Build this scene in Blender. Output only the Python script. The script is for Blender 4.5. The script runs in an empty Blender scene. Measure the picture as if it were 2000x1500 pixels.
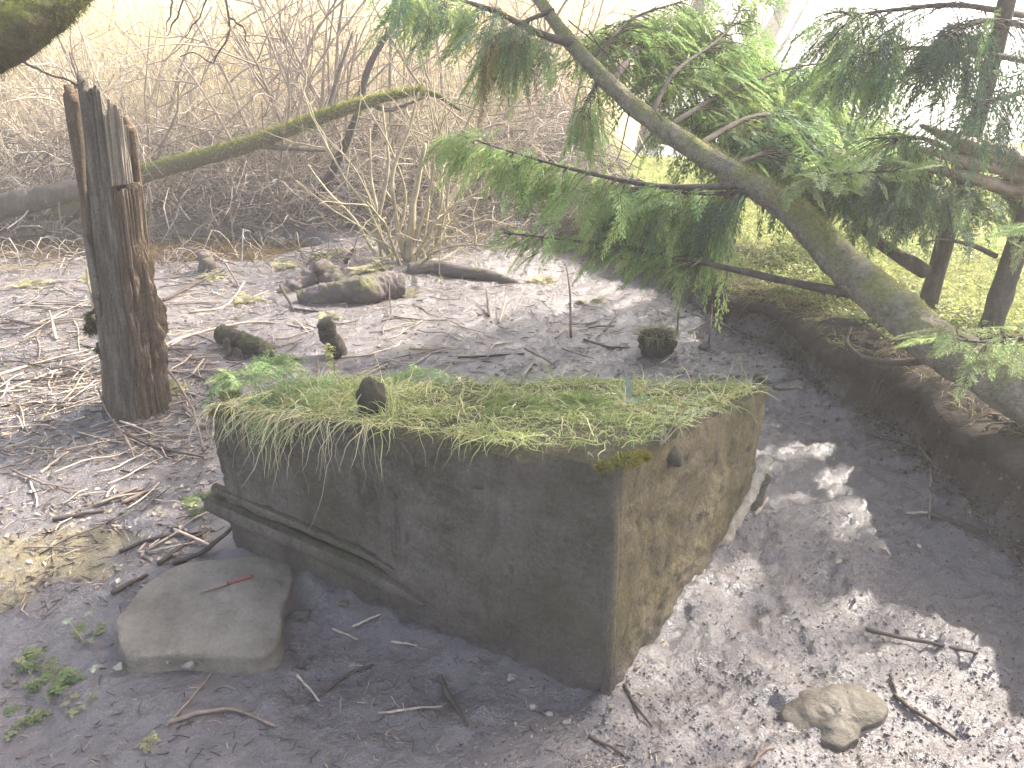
import bpy, math, random
import numpy as np
random.seed(7)
rng = np.random.default_rng(7)
R = math.radians

# ------------------------------------------------------------------ camera, sky, sun, exposure
scene = bpy.context.scene
PITCH, CAM_H, FPX = R(24.0), 1.5, 1540.0
cd = bpy.data.cameras.new('camera'); cam = bpy.data.objects.new('camera', cd)
scene.collection.objects.link(cam)
cd.sensor_fit = 'HORIZONTAL'; cd.sensor_width = 36.0; cd.lens = 36.0*FPX/2000.0
cd.clip_start = 0.05; cd.clip_end = 2000.0
cam.location = (0, 0, CAM_H); cam.rotation_euler = (R(90)-PITCH, 0, 0)
scene.camera = cam
SUN_AZ, SUN_EL = R(54.0), R(42.0)          # azimuth clockwise from the viewing direction (+Y)
world = bpy.data.worlds.new('World'); scene.world = world; world.use_nodes = True
wn = world.node_tree.nodes; wl = world.node_tree.links
bg = wn['Background']; sky = wn.new('ShaderNodeTexSky'); sky.sky_type = 'NISHITA'; sky.sun_disc = False
sky.sun_elevation = SUN_EL; sky.sun_rotation = SUN_AZ
sky.air_density = 0.8; sky.dust_density = 5.0; sky.ozone_density = 1.0
wl.new(sky.outputs[0], bg.inputs[0]); bg.inputs[1].default_value = 0.15
sd = bpy.data.lights.new('sun', 'SUN'); sun = bpy.data.objects.new('sun', sd); scene.collection.objects.link(sun)
sd.energy = 4.1; sd.angle = R(1.2); sd.color = (1.0, 0.93, 0.82)
sun.rotation_euler = (R(90)-SUN_EL, 0, -SUN_AZ + math.pi)
scene.view_settings.view_transform = 'Standard'; scene.view_settings.look = 'None'
scene.view_settings.gamma = 1.0; scene.view_settings.use_curve_mapping = False
HAZE = 0.0105
scene.cycles.max_bounces = 6; scene.cycles.diffuse_bounces = 3; scene.cycles.volume_bounces = 1; scene.cycles.transmission_bounces = 4
scene.view_settings.exposure = 2.15

# ------------------------------------------------------------------ helpers: pixels (2000 x 1500) to places
CP, SP = math.cos(PITCH), math.sin(PITCH)
def ray(u, v):
    a, b = (u-1000.0)/FPX, (v-750.0)/FPX
    return np.array([a, CP-b*SP, -SP-b*CP])
O = np.array([0, 0, CAM_H])
def PD(u, v, d): return O + ray(u, v)*d                     # at a camera depth in metres
def PZ(u, v, z): r = ray(u, v); return O + r*((z-CAM_H)/r[2])   # on the level z
def PY(u, v, y): r = ray(u, v); return O + r*(y/r[1])           # at the distance y
def PP(u, v, p0, n): r = ray(u, v); return O + r*(np.dot(p0-O, n)/np.dot(r, n))

# ------------------------------------------------------------------ helpers: noise
def _h(ix, iy, iz):
    n = (ix.astype(np.int64)*374761393 + iy.astype(np.int64)*668265263 + iz.astype(np.int64)*2147483647) & 0xFFFFFFFF
    n = ((n ^ (n >> 13))*1274126177) & 0xFFFFFFFF
    n = (n ^ (n >> 16)) & 0xFFFFFFFF
    return n/4294967295.0
def vnoise(x, y, z=None):
    x = np.asarray(x, float); y = np.asarray(y, float); z = np.zeros_like(x) if z is None else np.asarray(z, float)
    x0, y0, z0 = np.floor(x), np.floor(y), np.floor(z)
    fx, fy, fz = x-x0, y-y0, z-z0
    fx, fy, fz = [f*f*(3-2*f) for f in (fx, fy, fz)]
    r = 0
    for i in (0, 1):
        for j in (0, 1):
            for k in (0, 1):
                w = (fx if i else 1-fx)*(fy if j else 1-fy)*(fz if k else 1-fz)
                r = r + w*_h(x0+i, y0+j, z0+k)
    return r*2-1
def fbm(x, y, z=None, o=4):
    s, a, f = 0, 1.0, 1.0
    for _ in range(o):
        s = s + a*vnoise(np.asarray(x)*f+17.3*_, np.asarray(y)*f+5.1*_, None if z is None else np.asarray(z)*f+9.7*_)
        a *= .5; f *= 2.03
    return s
def sstep(a, b, x):
    t = np.clip((np.asarray(x, float)-a)/(b-a), 0, 1); return t*t*(3-2*t)

# ------------------------------------------------------------------ helpers: objects
col = scene.collection
def mk(name, V, F, mat, parent=None, color=None, smooth=True, kind=None):
    V = np.asarray(V, np.float32).reshape(-1, 3)
    me = bpy.data.meshes.new(name)
    Fs = F if isinstance(F, list) else [F]
    Fs = [np.asarray(f, np.int32) for f in Fs if len(f)]
    me.vertices.add(len(V)); me.vertices.foreach_set('co', V.ravel())
    loops = np.concatenate([f.ravel() for f in Fs]); tot = np.concatenate([np.full(len(f), f.shape[1]) for f in Fs]).astype(np.int32)
    st = np.concatenate([[0], np.cumsum(tot)[:-1]]).astype(np.int32)
    me.loops.add(len(loops)); me.loops.foreach_set('vertex_index', loops.astype(np.int32))
    me.polygons.add(len(tot)); me.polygons.foreach_set('loop_start', st); me.polygons.foreach_set('loop_total', tot)
    me.update(calc_edges=True)
    me.polygons.foreach_set('use_smooth', np.full(len(tot), smooth))
    if color is not None:
        c = np.ones((len(V), 4), np.float32); color = np.asarray(color, np.float32); c[:, :color.shape[1]] = color
        at = me.color_attributes.new('tint', 'FLOAT_COLOR', 'POINT'); at.data.foreach_set('color', c.ravel())
    me.materials.append(mat)
    ob = bpy.data.objects.new(name, me); col.objects.link(ob)
    if parent: ob.parent = parent
    if kind: ob['kind'] = kind
    return ob
def tag(o, label, cat, group=None):
    o['label'] = label; o['category'] = cat
    if group: o['group'] = group
    return o
def thing(name, label, cat, loc=(0, 0, 0), group=None):
    o = bpy.data.objects.new(name, None); col.objects.link(o); o.location = loc; o.empty_display_size = .05
    bpy.context.view_layer.update()
    return tag(o, label, cat, group)
def part(o, t):
    # keeps world coordinates while parenting to a thing whose Empty is only translated
    o.parent = t
    me = o.data
    n = len(me.vertices); a = np.empty(n*3, np.float32); me.vertices.foreach_get('co', a)
    a = a.reshape(-1, 3) - np.array(t.location, np.float32); me.vertices.foreach_set('co', a.ravel()); me.update()
    return o
def centre(o, base=True):
    # moves the origin of a one-mesh thing to its base
    me = o.data; n = len(me.vertices); a = np.empty(n*3, np.float32); me.vertices.foreach_get('co', a); a = a.reshape(-1, 3)
    c = a.mean(0); c[2] = a[:, 2].min() if base else c[2]
    me.vertices.foreach_set('co', (a-c).ravel()); me.update(); o.location = [float(q) for q in c]
    return o
class Acc:
    def __init__(s): s.V, s.Q, s.T, s.C, s.n = [], [], [], [], 0
    def add(s, V, F, C=None):
        V = np.asarray(V).reshape(-1, 3); F = np.asarray(F)
        if len(V) == 0: return
        (s.Q if F.shape[1] == 4 else s.T).append(F+s.n); s.V.append(V); s.n += len(V)
        if C is not None: s.C.append(np.asarray(C)[:, :3])
    def make(s, name, mat, parent=None, kind=None, smooth=True):
        Fs = [np.concatenate(x) for x in (s.Q, s.T) if x]
        return mk(name, np.concatenate(s.V), Fs, mat, parent, np.concatenate(s.C) if s.C else None, smooth, kind)
def nrm(a): return a/np.maximum(np.linalg.norm(a, axis=-1, keepdims=True), 1e-9)
def tubes(P, Rr, ns=4, cap=True, colr=None):
    # many tubes at once: P (N,K,3), Rr (N,K)
    P = np.asarray(P, float); Rr = np.asarray(Rr, float); N, K, _ = P.shape
    T = nrm(np.gradient(P, axis=1)); ref = np.tile(np.array([0.13, 0.21, 0.97]), (N, K, 1))
    ref[np.abs(T[..., 2]) > .9] = np.array([.97, .2, .1])
    m = np.abs(T[..., 2]).mean(1) > .75; ref[m] = np.array([.97, .2, .1]); ref[~m] = np.array([0.13, 0.21, 0.97])
    A = nrm(np.cross(T, ref)); B = np.cross(T, A)
    th = np.arange(ns)*2*np.pi/ns
    V = P[:, :, None] + Rr[:, :, None, None]*(A[:, :, None]*np.cos(th)[None, None, :, None] + B[:, :, None]*np.sin(th)[None, None, :, None])
    idx = np.arange(N*K*ns).reshape(N, K, ns)
    a, b = idx[:, :-1], idx[:, 1:]
    F = np.stack([a, np.roll(a, -1, 2), np.roll(b, -1, 2), b], -1).reshape(-1, 4)
    C = None if colr is None else np.repeat(np.asarray(colr), K*ns, 0)
    return V.reshape(-1, 3), F, C
def smooth_path(pts, K):
    pts = np.asarray(pts, float)
    if len(pts) == 2:
        t = np.linspace(0, 1, K)[:, None]; return pts[0]*(1-t)+pts[1]*t
    e = np.vstack([2*pts[0]-pts[1], pts, 2*pts[-1]-pts[-2]]); out = []
    n = len(pts)-1
    for q in np.linspace(0, n-1e-6, K):
        i = int(q); t = q-i; p0, p1, p2, p3 = e[i:i+4]
        out.append(.5*(2*p1+(p2-p0)*t+(2*p0-5*p1+4*p2-p3)*t*t+(3*p1-p0-3*p2+p3)*t**3))
    return np.array(out)
def limb(pts, rad, K=24, ns=12, rough=.0, freq=8, jag=0, seed=0, flat=1.0, wob=0.0, cut=False):
    # one organic limb with closed ends
    P = smooth_path(pts, K); rr = np.interp(np.linspace(0, 1, K), np.linspace(0, 1, len(rad)), rad)
    if wob:
        t = np.linspace(0, 1, K)*freq*.4
        P = P + wob*np.stack([vnoise(t+seed, t*0+3), vnoise(t+seed, t*0+9), vnoise(t+seed, t*0+21)], -1)
    V, F, _ = tubes(P[None], rr[None], ns)
    V = V.reshape(K, ns, 3); c = P[:, None]
    d = V-c
    n = fbm(V[..., 0]*freq+seed, V[..., 1]*freq, V[..., 2]*freq, 4)
    n = n+.6*fbm(V[..., 0]*freq*5+seed, V[..., 1]*freq*5, V[..., 2]*freq*5, 3)-.8*np.clip(.2-np.abs(vnoise(V[..., 0]*freq*.8+seed, V[..., 1]*freq*1.5, V[..., 2]*freq*1.5)), 0, 1)
    V = c + d*(1+rough*n[..., None])*np.array([1, 1, flat])
    V = V.reshape(-1, 3); m = len(V)
    dirs = P[-1]-P[-2]; dirs = dirs/np.linalg.norm(dirs)
    ends = np.stack([P[0]-(P[1]-P[0])/np.linalg.norm(P[1]-P[0])*rr[0]*(.15 if cut else .6), P[-1]+dirs*rr[-1]*(.15 if cut else .6)])
    V = np.vstack([V, ends]); i = np.arange(ns)
    T = np.vstack([np.stack([np.full(ns, m), np.roll(i, -1), i], -1), np.stack([np.full(ns, m+1), m-ns+i, m-ns+np.roll(i, -1)], -1)])
    return V, F, T
def mk_limb(name, mat, parent=None, **k):
    V, F, T = limb(**k); return mk(name, V, [F, T], mat, parent)
def ribbons(P, W, S):
    # flat blades: P (N,K,3), W (N,K) half widths, S (N,3) or (N,K,3) side vectors
    N, K, _ = P.shape; S = S[:, None] if S.ndim == 2 else S
    V = np.stack([P-S*W[..., None], P+S*W[..., None]], 2)
    idx = np.arange(N*K*2).reshape(N, K, 2); a, b = idx[:, :-1], idx[:, 1:]
    F = np.stack([a[..., 0], a[..., 1], b[..., 1], b[..., 0]], -1).reshape(-1, 4)
    return V.reshape(-1, 3), F
def pick(cols, n, jit=.15):
    cols = np.asarray(cols, float); c = cols[rng.integers(0, len(cols), n)]
    return np.clip(c*(1+jit*rng.normal(size=(n, 1)))*(1+.025*rng.normal(size=(n, 3))), .005, .9)

# ------------------------------------------------------------------ materials
def nodes(m): return m.node_tree.nodes, m.node_tree.links
def base_mat(name, rough=.8, spec=.3):
    m = bpy.data.materials.new(name); m.use_nodes = True; n, l = nodes(m); p = n['Principled BSDF']
    p.inputs['Roughness'].default_value = rough; p.inputs['Specular IOR Level'].default_value = spec
    return m, n, l, p
def noise(n, l, vec, scale, detail=6, rough=.6, sc=None):
    t = n.new('ShaderNodeTexNoise'); t.inputs['Scale'].default_value = scale; t.inputs['Detail'].default_value = detail; t.inputs['Roughness'].default_value = rough
    if sc is not None:
        mp = n.new('ShaderNodeMapping'); mp.inputs['Scale'].default_value = sc; l.new(vec, mp.inputs[0]); vec = mp.outputs[0]
    l.new(vec, t.inputs['Vector']); return t.outputs['Fac']
def ramp(n, l, fac, stops, interp='LINEAR'):
    r = n.new('ShaderNodeValToRGB'); r.color_ramp.interpolation = interp
    e = r.color_ramp.elements
    while len(e) < len(stops): e.new(.5)
    for q, (p, c) in zip(e, stops):
        q.position = p; q.color = (*c, 1) if not np.isscalar(c) else (c, c, c, 1)
    l.new(fac, r.inputs[0]); return r.outputs[0]
def mix(n, l, fac, a, b, mode='MIX'):
    x = n.new('ShaderNodeMix'); x.data_type = 'RGBA'; x.blend_type = mode
    for s, v in ((0, fac), (6, a), (7, b)):
        if hasattr(v, 'links'): l.new(v, x.inputs[s])
        else: x.inputs[s].default_value = v if s == 0 else (*v, 1)
    return x.outputs[2]
def math_n(n, l, op, a, b=None, clamp=False):
    x = n.new('ShaderNodeMath'); x.operation = op; x.use_clamp = clamp
    for i, v in enumerate((a, b)):
        if v is None: continue
        if hasattr(v, 'links'): l.new(v, x.inputs[i])
        else: x.inputs[i].default_value = v
    return x.outputs[0]
def bump(n, l, p, h, dist=.01, st=1.0, prev=None):
    b = n.new('ShaderNodeBump'); b.inputs['Distance'].default_value = dist; b.inputs['Strength'].default_value = st
    l.new(h, b.inputs['Height'])
    if prev is not None: l.new(prev, b.inputs['Normal'])
    l.new(b.outputs[0], p.inputs['Normal']); return b.outputs[0]
def coord(n, which='Object'):
    return n.new('ShaderNodeTexCoord').outputs[which]
def geo_pos(n): return n.new('ShaderNodeNewGeometry').outputs['Position']
def up_mask(n, l, lo=.2, hi=.8):
    g = n.new('ShaderNodeNewGeometry'); s = n.new('ShaderNodeSeparateXYZ'); l.new(g.outputs['Normal'], s.inputs[0])
    mr = n.new('ShaderNodeMapRange'); mr.inputs[1].default_value = lo; mr.inputs[2].default_value = hi; l.new(s.outputs[2], mr.inputs[0]); return mr.outputs[0]

def wood_mat(name, dark, mid, light, moss=None, moss_amt=.5, sc=12, stretch=(1, 1, .15), rough=.85, bd=.006, mud=None):
    m, n, l, p = base_mat(name, rough, .25); v = geo_pos(n)
    f = noise(n, l, v, sc, 8, .65, stretch); g = noise(n, l, v, sc*4, 6, .7)
    c = ramp(n, l, f, [(.3, dark), (.5, mid), (.72, light)])
    c = mix(n, l, .35, c, ramp(n, l, g, [(.3, dark), (.7, light)]))
    h = math_n(n, l, 'ADD', f, math_n(n, l, 'MULTIPLY', g, .4))
    if moss is not None:
        k = math_n(n, l, 'MULTIPLY', up_mask(n, l, -.1, .7), ramp(n, l, noise(n, l, v, 7, 6), [(.62-moss_amt*.5, 0.0), (.72-moss_amt*.4, 1.0)]))
        mc = ramp(n, l, noise(n, l, v, 70, 5), [(.3, tuple(q*.5 for q in moss)), (.7, moss)])
        c = mix(n, l, k, c, mc); h = math_n(n, l, 'ADD', h, math_n(n, l, 'MULTIPLY', k, noise(n, l, v, 120, 4)))
    if mud is not None:
        k = ramp(n, l, noise(n, l, v, 9, 5), [(.4, 0.0), (.6, 1.0)]); c = mix(n, l, k, c, mud)
    l.new(c, p.inputs['Base Color']); bump(n, l, p, h, bd, .9)
    return m
def stone_mat(name, a, b, c3, rough=.75, spots=None, bd=.004, moss=None, sc=9):
    m, n, l, p = base_mat(name, rough, .3); v = geo_pos(n)
    f = noise(n, l, v, sc, 8, .65); g = noise(n, l, v, 90, 6, .7)
    c = mix(n, l, .3, ramp(n, l, f, [(.3, a), (.5, b), (.7, c3)]), ramp(n, l, g, [(.3, a), (.7, c3)]))
    c = mix(n, l, ramp(n, l, noise(n, l, v, 21, 6, .7), [(.56, 0.0), (.66, .5)]), c, a)
    if moss is not None: c = mix(n, l, ramp(n, l, noise(n, l, v, 14, 6), [(.45, 0.0), (.62, 1.0)]), c, moss)
    if spots is not None: c = mix(n, l, ramp(n, l, noise(n, l, v, 28, 3, .5), [(.68, 0.0), (.72, 1.0)]), c, spots)
    l.new(c, p.inputs['Base Color']); bump(n, l, p, math_n(n, l, 'ADD', f, math_n(n, l, 'MULTIPLY', g, .5)), bd, 1)
    return m
def leaf_mat(name, trans=.35, rough=.6, spec=.3, sat=None):
    m = bpy.data.materials.new(name); m.use_nodes = True; n, l = nodes(m); n.clear()
    out = n.new('ShaderNodeOutputMaterial'); p = n.new('ShaderNodeBsdfPrincipled'); t = n.new('ShaderNodeBsdfTranslucent'); mx = n.new('ShaderNodeMixShader')
    a = n.new('ShaderNodeVertexColor'); a.layer_name = 'tint'
    p.inputs['Roughness'].default_value = rough; p.inputs['Specular IOR Level'].default_value = spec
    l.new(a.outputs[0], p.inputs['Base Color']); l.new(a.outputs[0], t.inputs[0])
    mx.inputs[0].default_value = trans
    l.new(p.outputs[0], mx.inputs[1]); l.new(t.outputs[0], mx.inputs[2]); l.new(mx.outputs[0], out.inputs[0]); return m
def tint_mat(name, rough=.8, spec=.25, nz=30):
    m, n, l, p = base_mat(name, rough, spec); a = n.new('ShaderNodeVertexColor'); a.layer_name = 'tint'
    f = noise(n, l, geo_pos(n), nz, 5); c = mix(n, l, 1.0, a.outputs[0], ramp(n, l, f, [(.3, .6), (.7, 1.3)]), 'MULTIPLY')
    l.new(c, p.inputs['Base Color']); return m

def ground_mat():
    m, n, l, p = base_mat('ground_soil', .5, .5); p.inputs['IOR'].default_value = 1.7; v = geo_pos(n)
    z = n.new('ShaderNodeVertexColor'); z.layer_name = 'tint'; s = n.new('ShaderNodeSeparateColor'); l.new(z.outputs[0], s.inputs[0])
    bank, lawn, alga = s.outputs[0], s.outputs[1], s.outputs[2]
    f1 = noise(n, l, v, 1.7, 6, .6); f2 = noise(n, l, v, 16, 8, .7); f3 = noise(n, l, v, 85, 6, .7)
    mud = ramp(n, l, f2, [(.25, (.030, .024, .025)), (.5, (.080, .065, .067)), (.75, (.165, .139, .138))])
    mud = mix(n, l, .4, mud, ramp(n, l, f1, [(.3, (.04, .033, .035)), (.7, (.115, .095, .09))]))
    mud = mix(n, l, ramp(n, l, f3, [(.66, 0.0), (.72, .55)]), mud, (.30, .26, .20))
    soil = ramp(n, l, f2, [(.3, (.022, .017, .013)), (.55, (.056, .045, .036)), (.8, (.115, .096, .076))])
    grass = ramp(n, l, f2, [(.3, (.09, .10, .03)), (.55, (.17, .19, .05)), (.8, (.30, .29, .12))])
    alg = ramp(n, l, f2, [(.3, (.10, .075, .03)), (.7, (.20, .155, .05))])
    c = mix(n, l, alga, mud, alg); c = mix(n, l, bank, c, soil); c = mix(n, l, lawn, c, grass)
    l.new(c, p.inputs['Base Color'])
    dry = math_n(n, l, 'MAXIMUM', bank, lawn)
    wet = ramp(n, l, noise(n, l, v, 3.1, 6, .65), [(.30, .20), (.65, .40)])
    wr = n.new('ShaderNodeMix'); l.new(dry, wr.inputs[0]); l.new(wet, wr.inputs[2]); wr.inputs[3].default_value = .9
    l.new(wr.outputs[0], p.inputs['Roughness'])
    sp = math_n(n, l, 'SUBTRACT', 1.0, math_n(n, l, 'MULTIPLY', dry, .9)); l.new(sp, p.inputs['Specular IOR Level'])
    f4 = noise(n, l, v, 38, 6, .65); b1 = bump(n, l, p, f2, .03, .7); b1 = bump(n, l, p, f4, .014, .9, b1); bump(n, l, p, f3, .010, .9, b1)
    return m
def water_mat(name, tint, rough=.05, dens=1.0):
    m, n, l, p = base_mat(name, rough, .5); v = geo_pos(n)
    f = noise(n, l, v, 4, 5); l.new(ramp(n, l, f, [(.3, tuple(q*.6 for q in tint)), (.7, tint)]), p.inputs['Base Color'])
    bump(n, l, p, noise(n, l, v, 9, 3), .004, .25); return m
def block_mat():
    m, n, l, p = base_mat('old_concrete', .8, .3); v = geo_pos(n)
    f = noise(n, l, v, 5, 8, .65); g = noise(n, l, v, 95, 8, .75); st = noise(n, l, v, 34, 7, .7, (1, 1, .3)); q = noise(n, l, v, 3.3, 5, .6)
    c = ramp(n, l, f, [(.28, (.055, .049, .037)), (.48, (.115, .102, .080)), (.6, (.165, .146, .120)), (.74, (.25, .222, .187))])
    c = mix(n, l, .4, c, ramp(n, l, g, [(.35, (.042, .038, .029)), (.65, (.24, .217, .172))]))
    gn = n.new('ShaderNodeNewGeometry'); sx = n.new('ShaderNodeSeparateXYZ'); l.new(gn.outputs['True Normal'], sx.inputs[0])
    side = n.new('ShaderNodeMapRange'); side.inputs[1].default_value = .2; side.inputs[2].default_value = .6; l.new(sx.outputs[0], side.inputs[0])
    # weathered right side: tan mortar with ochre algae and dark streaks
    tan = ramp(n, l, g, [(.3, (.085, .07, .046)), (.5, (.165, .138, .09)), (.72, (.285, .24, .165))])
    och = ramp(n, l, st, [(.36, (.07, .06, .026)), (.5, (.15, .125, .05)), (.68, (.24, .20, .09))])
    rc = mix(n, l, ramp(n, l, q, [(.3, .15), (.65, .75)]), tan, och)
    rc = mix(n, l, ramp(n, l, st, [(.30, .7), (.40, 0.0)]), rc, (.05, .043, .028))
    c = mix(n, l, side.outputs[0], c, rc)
    mo = ramp(n, l, q, [(.5, 0.0), (.66, .55)]); c = mix(n, l, mo, c, (.065, .068, .03))
    sz = n.new('ShaderNodeSeparateXYZ'); l.new(v, sz.inputs[0])
    blot = ramp(n, l, noise(n, l, v, 11, 7, .7), [(.52, 0.0), (.66, .6)]); c = mix(n, l, blot, c, (.15, .125, .105))
    drip = ramp(n, l, noise(n, l, v, 13, 6, .65, (1, 1, .10)), [(.56, 0.0), (.68, .55)]); c = mix(n, l, drip, c, (.040, .036, .028))
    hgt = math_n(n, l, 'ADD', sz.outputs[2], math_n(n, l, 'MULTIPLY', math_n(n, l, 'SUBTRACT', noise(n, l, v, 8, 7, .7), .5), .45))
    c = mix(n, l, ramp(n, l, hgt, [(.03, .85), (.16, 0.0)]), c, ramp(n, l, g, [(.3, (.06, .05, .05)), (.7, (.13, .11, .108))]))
    top = n.new('ShaderNodeMapRange'); top.inputs[1].default_value = .5; top.inputs[2].default_value = .95; l.new(sx.outputs[2], top.inputs[0])
    c = mix(n, l, top.outputs[0], c, ramp(n, l, g, [(.3, (.03, .028, .015)), (.7, (.085, .075, .04))]))
    l.new(c, p.inputs['Base Color']); b1 = bump(n, l, p, g, .012, 1.0); b1 = bump(n, l, p, noise(n, l, v, 30, 6, .7), .016, .8, b1); bump(n, l, p, f, .025, .6, b1)
    return m

M = {}
M['ground'] = ground_mat(); M['block'] = block_mat()
M['stream'] = water_mat('stream_water', (.10, .065, .025), .06); M['lake'] = water_mat('lake_water', (.10, .12, .12), .08)
M['rot'] = wood_mat('rotten_wood', (.026, .017, .012), (.105, .073, .050), (.30, .225, .155), None, .3, 30, (1, 1, .16), .9, .02)
M['teal'] = wood_mat('lichened_wood', (.030, .023, .017), (.088, .075, .060), (.26, .24, .20), None, .3, 28, (1, 1, .16), .9, .02)
M['slab'] = wood_mat('grey_bark', (.05, .045, .035), (.15, .13, .10), (.30, .26, .21), None, .3, 26, (1, 1, .1), .9, .008)
M['mossbark'] = wood_mat('mossy_bark', (.03, .024, .015), (.065, .055, .03), (.11, .095, .055), (.13, .15, .028), .75, 30, (1, 1, 1), .95, .008)
M['cedar'] = wood_mat('cedar_bark', (.075, .065, .046), (.20, .178, .13), (.34, .31, .23), (.25, .26, .09), .42, 26, (1, 1, 1), .95, .022)
M['bark'] = wood_mat('dark_bark', (.025, .02, .016), (.065, .052, .042), (.13, .11, .09), None, .3, 24, (1, 1, .4), .9, .008)
M['pale_bark'] = wood_mat('pale_bark', (.16, .115, .08), (.34, .26, .19), (.55, .45, .34), None, .3, 16, (.6, 1, 1), .8, .006)
M['log'] = wood_mat('muddy_log', (.03, .024, .02), (.085, .068, .06), (.16, .135, .12), (.14, .15, .05), .35, 20, (.4, 1, 1), .85, .01, (.115, .095, .095))
M['stub'] = wood_mat('sodden_wood', (.014, .011, .008), (.045, .034, .026), (.11, .088, .068), (.07, .075, .03), .4, 36, (.6, 1, 1), .8, .014)
M['peat'] = stone_mat('peat', (.012, .009, .007), (.03, .023, .018), (.06, .047, .036), .95, None, .02)
M['boulder'] = stone_mat('muddy_boulder', (.085, .072, .055), (.165, .145, .113), (.25, .225, .18), .7, None, .010, None, 8)
M['quartz'] = stone_mat('pale_chip', (.13, .115, .095), (.21, .19, .16), (.31, .285, .245), .7)
M['stone'] = stone_mat('mossy_stone', (.045, .038, .029), (.085, .074, .058), (.15, .135, .108), .7, None, .008, None, 12)
M['darkstone'] = stone_mat('dark_mossy_stone', (.03, .027, .018), (.05, .046, .032), (.075, .07, .05), .9, None, .006, None, 18)
M['mortar'] = stone_mat('broken_mortar', (.17, .14, .10), (.33, .29, .22), (.52, .47, .39), .9, None, .012, None, 20)
M['leaf'] = leaf_mat('leaf', .35); M['needle'] = leaf_mat('cedar_leaf', .5, .55, .35); M['reed'] = leaf_mat('reed_blade', .5, .6, .2); M['blade'] = leaf_mat('grass_blade', .4, .6, .25)
M['twig'] = tint_mat('twig', .8, .25, 40); M['litter'] = leaf_mat('litter', .1, .8, .3)

# ------------------------------------------------------------------ terrain
BY = [-8, 1.0, 1.6, 2.05, 2.6, 3.1, 3.7, 4.3, 4.8, 5.3, 6.2, 8, 12, 40]
BX = [2.1, 1.66, 1.56, 1.50, 1.42, 1.34, 1.25, 1.04, .76, .48, .25, .05, -.4, -3]
def bank_s(x, y):
    return x - np.interp(y, BY, BX) - .05*vnoise(np.asarray(y)*2.3, np.asarray(y)*0+4) - .02*vnoise(np.asarray(y)*9, np.asarray(y)*0+8)
FOOT = [PZ(1178, 1385, 0)[:2], PZ(1500, 752, .56)[:2], PZ(705, 742, .47)[:2], PZ(415, 790, .56)[:2]]
def foot_dist(x, y):
    r_ = np.full(x.shape, 9.0)
    for k in range(4):
        A_, B_ = FOOT[k], FOOT[(k+1) % 4]; ab = B_-A_; t = np.clip(((x-A_[0])*ab[0]+(y-A_[1])*ab[1])/(ab@ab), 0, 1)
        r_ = np.minimum(r_, np.hypot(x-A_[0]-t*ab[0], y-A_[1]-t*ab[1]))
    return r_
prints = []
for (u, v, rx, ry, d) in [(1590,1145,.06,.10,.035),(1560,1300,.06,.09,.04),(1470,1210,.07,.05,.03),(1700,1250,.09,.05,.02),(1400,1330,.06,.05,.03),
                          (1640,1060,.10,.05,.02),(1790,1180,.08,.05,.02),(1560,1000,.07,.05,.02),(1620,930,.08,.05,.025),(1480,1390,.08,.04,.03),
                          (1300,1400,.06,.04,.02),(1850,1310,.10,.05,.025),(1700,1440,.10,.06,.03),(870,1345,.05,.06,.03),(600,1250,.09,.05,.02),
                          (1850,1430,.09,.05,.03),(1380,1460,.08,.04,.02),(1320,705,.08,.05,.03)]:
    p = PZ(u, v, .02); prints.append((p[0], p[1], rx*1.1, ry*1.1, d*.55))
def height(x, y, fine=True):
    x = np.asarray(x, float); y = np.asarray(y, float)
    s = bank_s(x, y)
    far = sstep(1.45, 2.25, y)
    z = .09*far + .03*sstep(-.9, -1.6, x)*sstep(2.2, 1.2, y)
    z = z + .020*fbm(x*1.3, y*1.3, None, 3) + .010*fbm(x*6, y*6, None, 3)
    if fine:
        churn = sstep(.1, .7, x)*sstep(4.5, 2.5, y)*.8 + .45
        z = z + churn*(.0080*fbm(x*12, y*12, None, 3) + .0068*fbm(x*38, y*38, None, 3))
        z = z + .006*np.abs(vnoise(x*9+30, y*22))*sstep(.2, .8, x)
    for (px, py, rx, ry, d) in prints:
        q = ((x-px)/rx)**2+((y-py)/ry)**2
        z = z - d*np.exp(-q) + d*.45*np.exp(-(np.sqrt(q)-1.6)**2*3)
    fd = foot_dist(x, y); z = z + (.030+.022*fbm(x*9, y*9, None, 3))*np.exp(-(fd/.055)**2)
    # stream channel on the left
    w = .42*sstep(-1.15, -1.9, x)+.001
    yc = 5.85+.12*np.sin(x*1.3)+.06*(x+2.5)
    z = z - .17*np.exp(-((y-yc)/np.maximum(w, .05))**4)*sstep(-1.1, -1.5, x)
    z = z + .10*sstep(6.3, 7.5, y)
    # bank on the right
    H = np.interp(y, [-8, 1.6, 2.1, 2.7, 3.5, 4.6, 6, 9], [.38, .34, .295, .27, .22, .18, .2, .25])
    face = sstep(0, .10, s+.02*fbm(x*9, y*9, None, 3)*(s > -.2))
    z = z + face*H + np.clip(s, 0, 12)*.022 + face*(.02*fbm(x*4, y*4, None, 3))
    # foot of the bank: slumped earth
    z = z + .06*np.exp(-((s+.06)/.14)**2)*sstep(5, 3, y)
    # lake basin at the far right
    z = z - 1.1*sstep(7.9, 9.0, y-.10*(x-6))*sstep(1.0, 2.0, x)
    # mud pad round the rock and the post
    z = z + .045*np.exp(-(((x+1.53)/.22)**2+((y-2.93)/.2)**2))*(1+.5*fbm(x*9, y*9, None, 2))
    return z
def axis(segs):
    out = [np.array([segs[0][0]])]
    for a, b, d0, d1 in segs:
        n = max(2, int(abs(b-a)/((d0+d1)/2))); t = np.linspace(0, 1, n+1)[1:]
        q = d0*t + (d1-d0)*t*t/2; out.append(a+(b-a)*q/q[-1])
    return np.concatenate(out)
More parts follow.
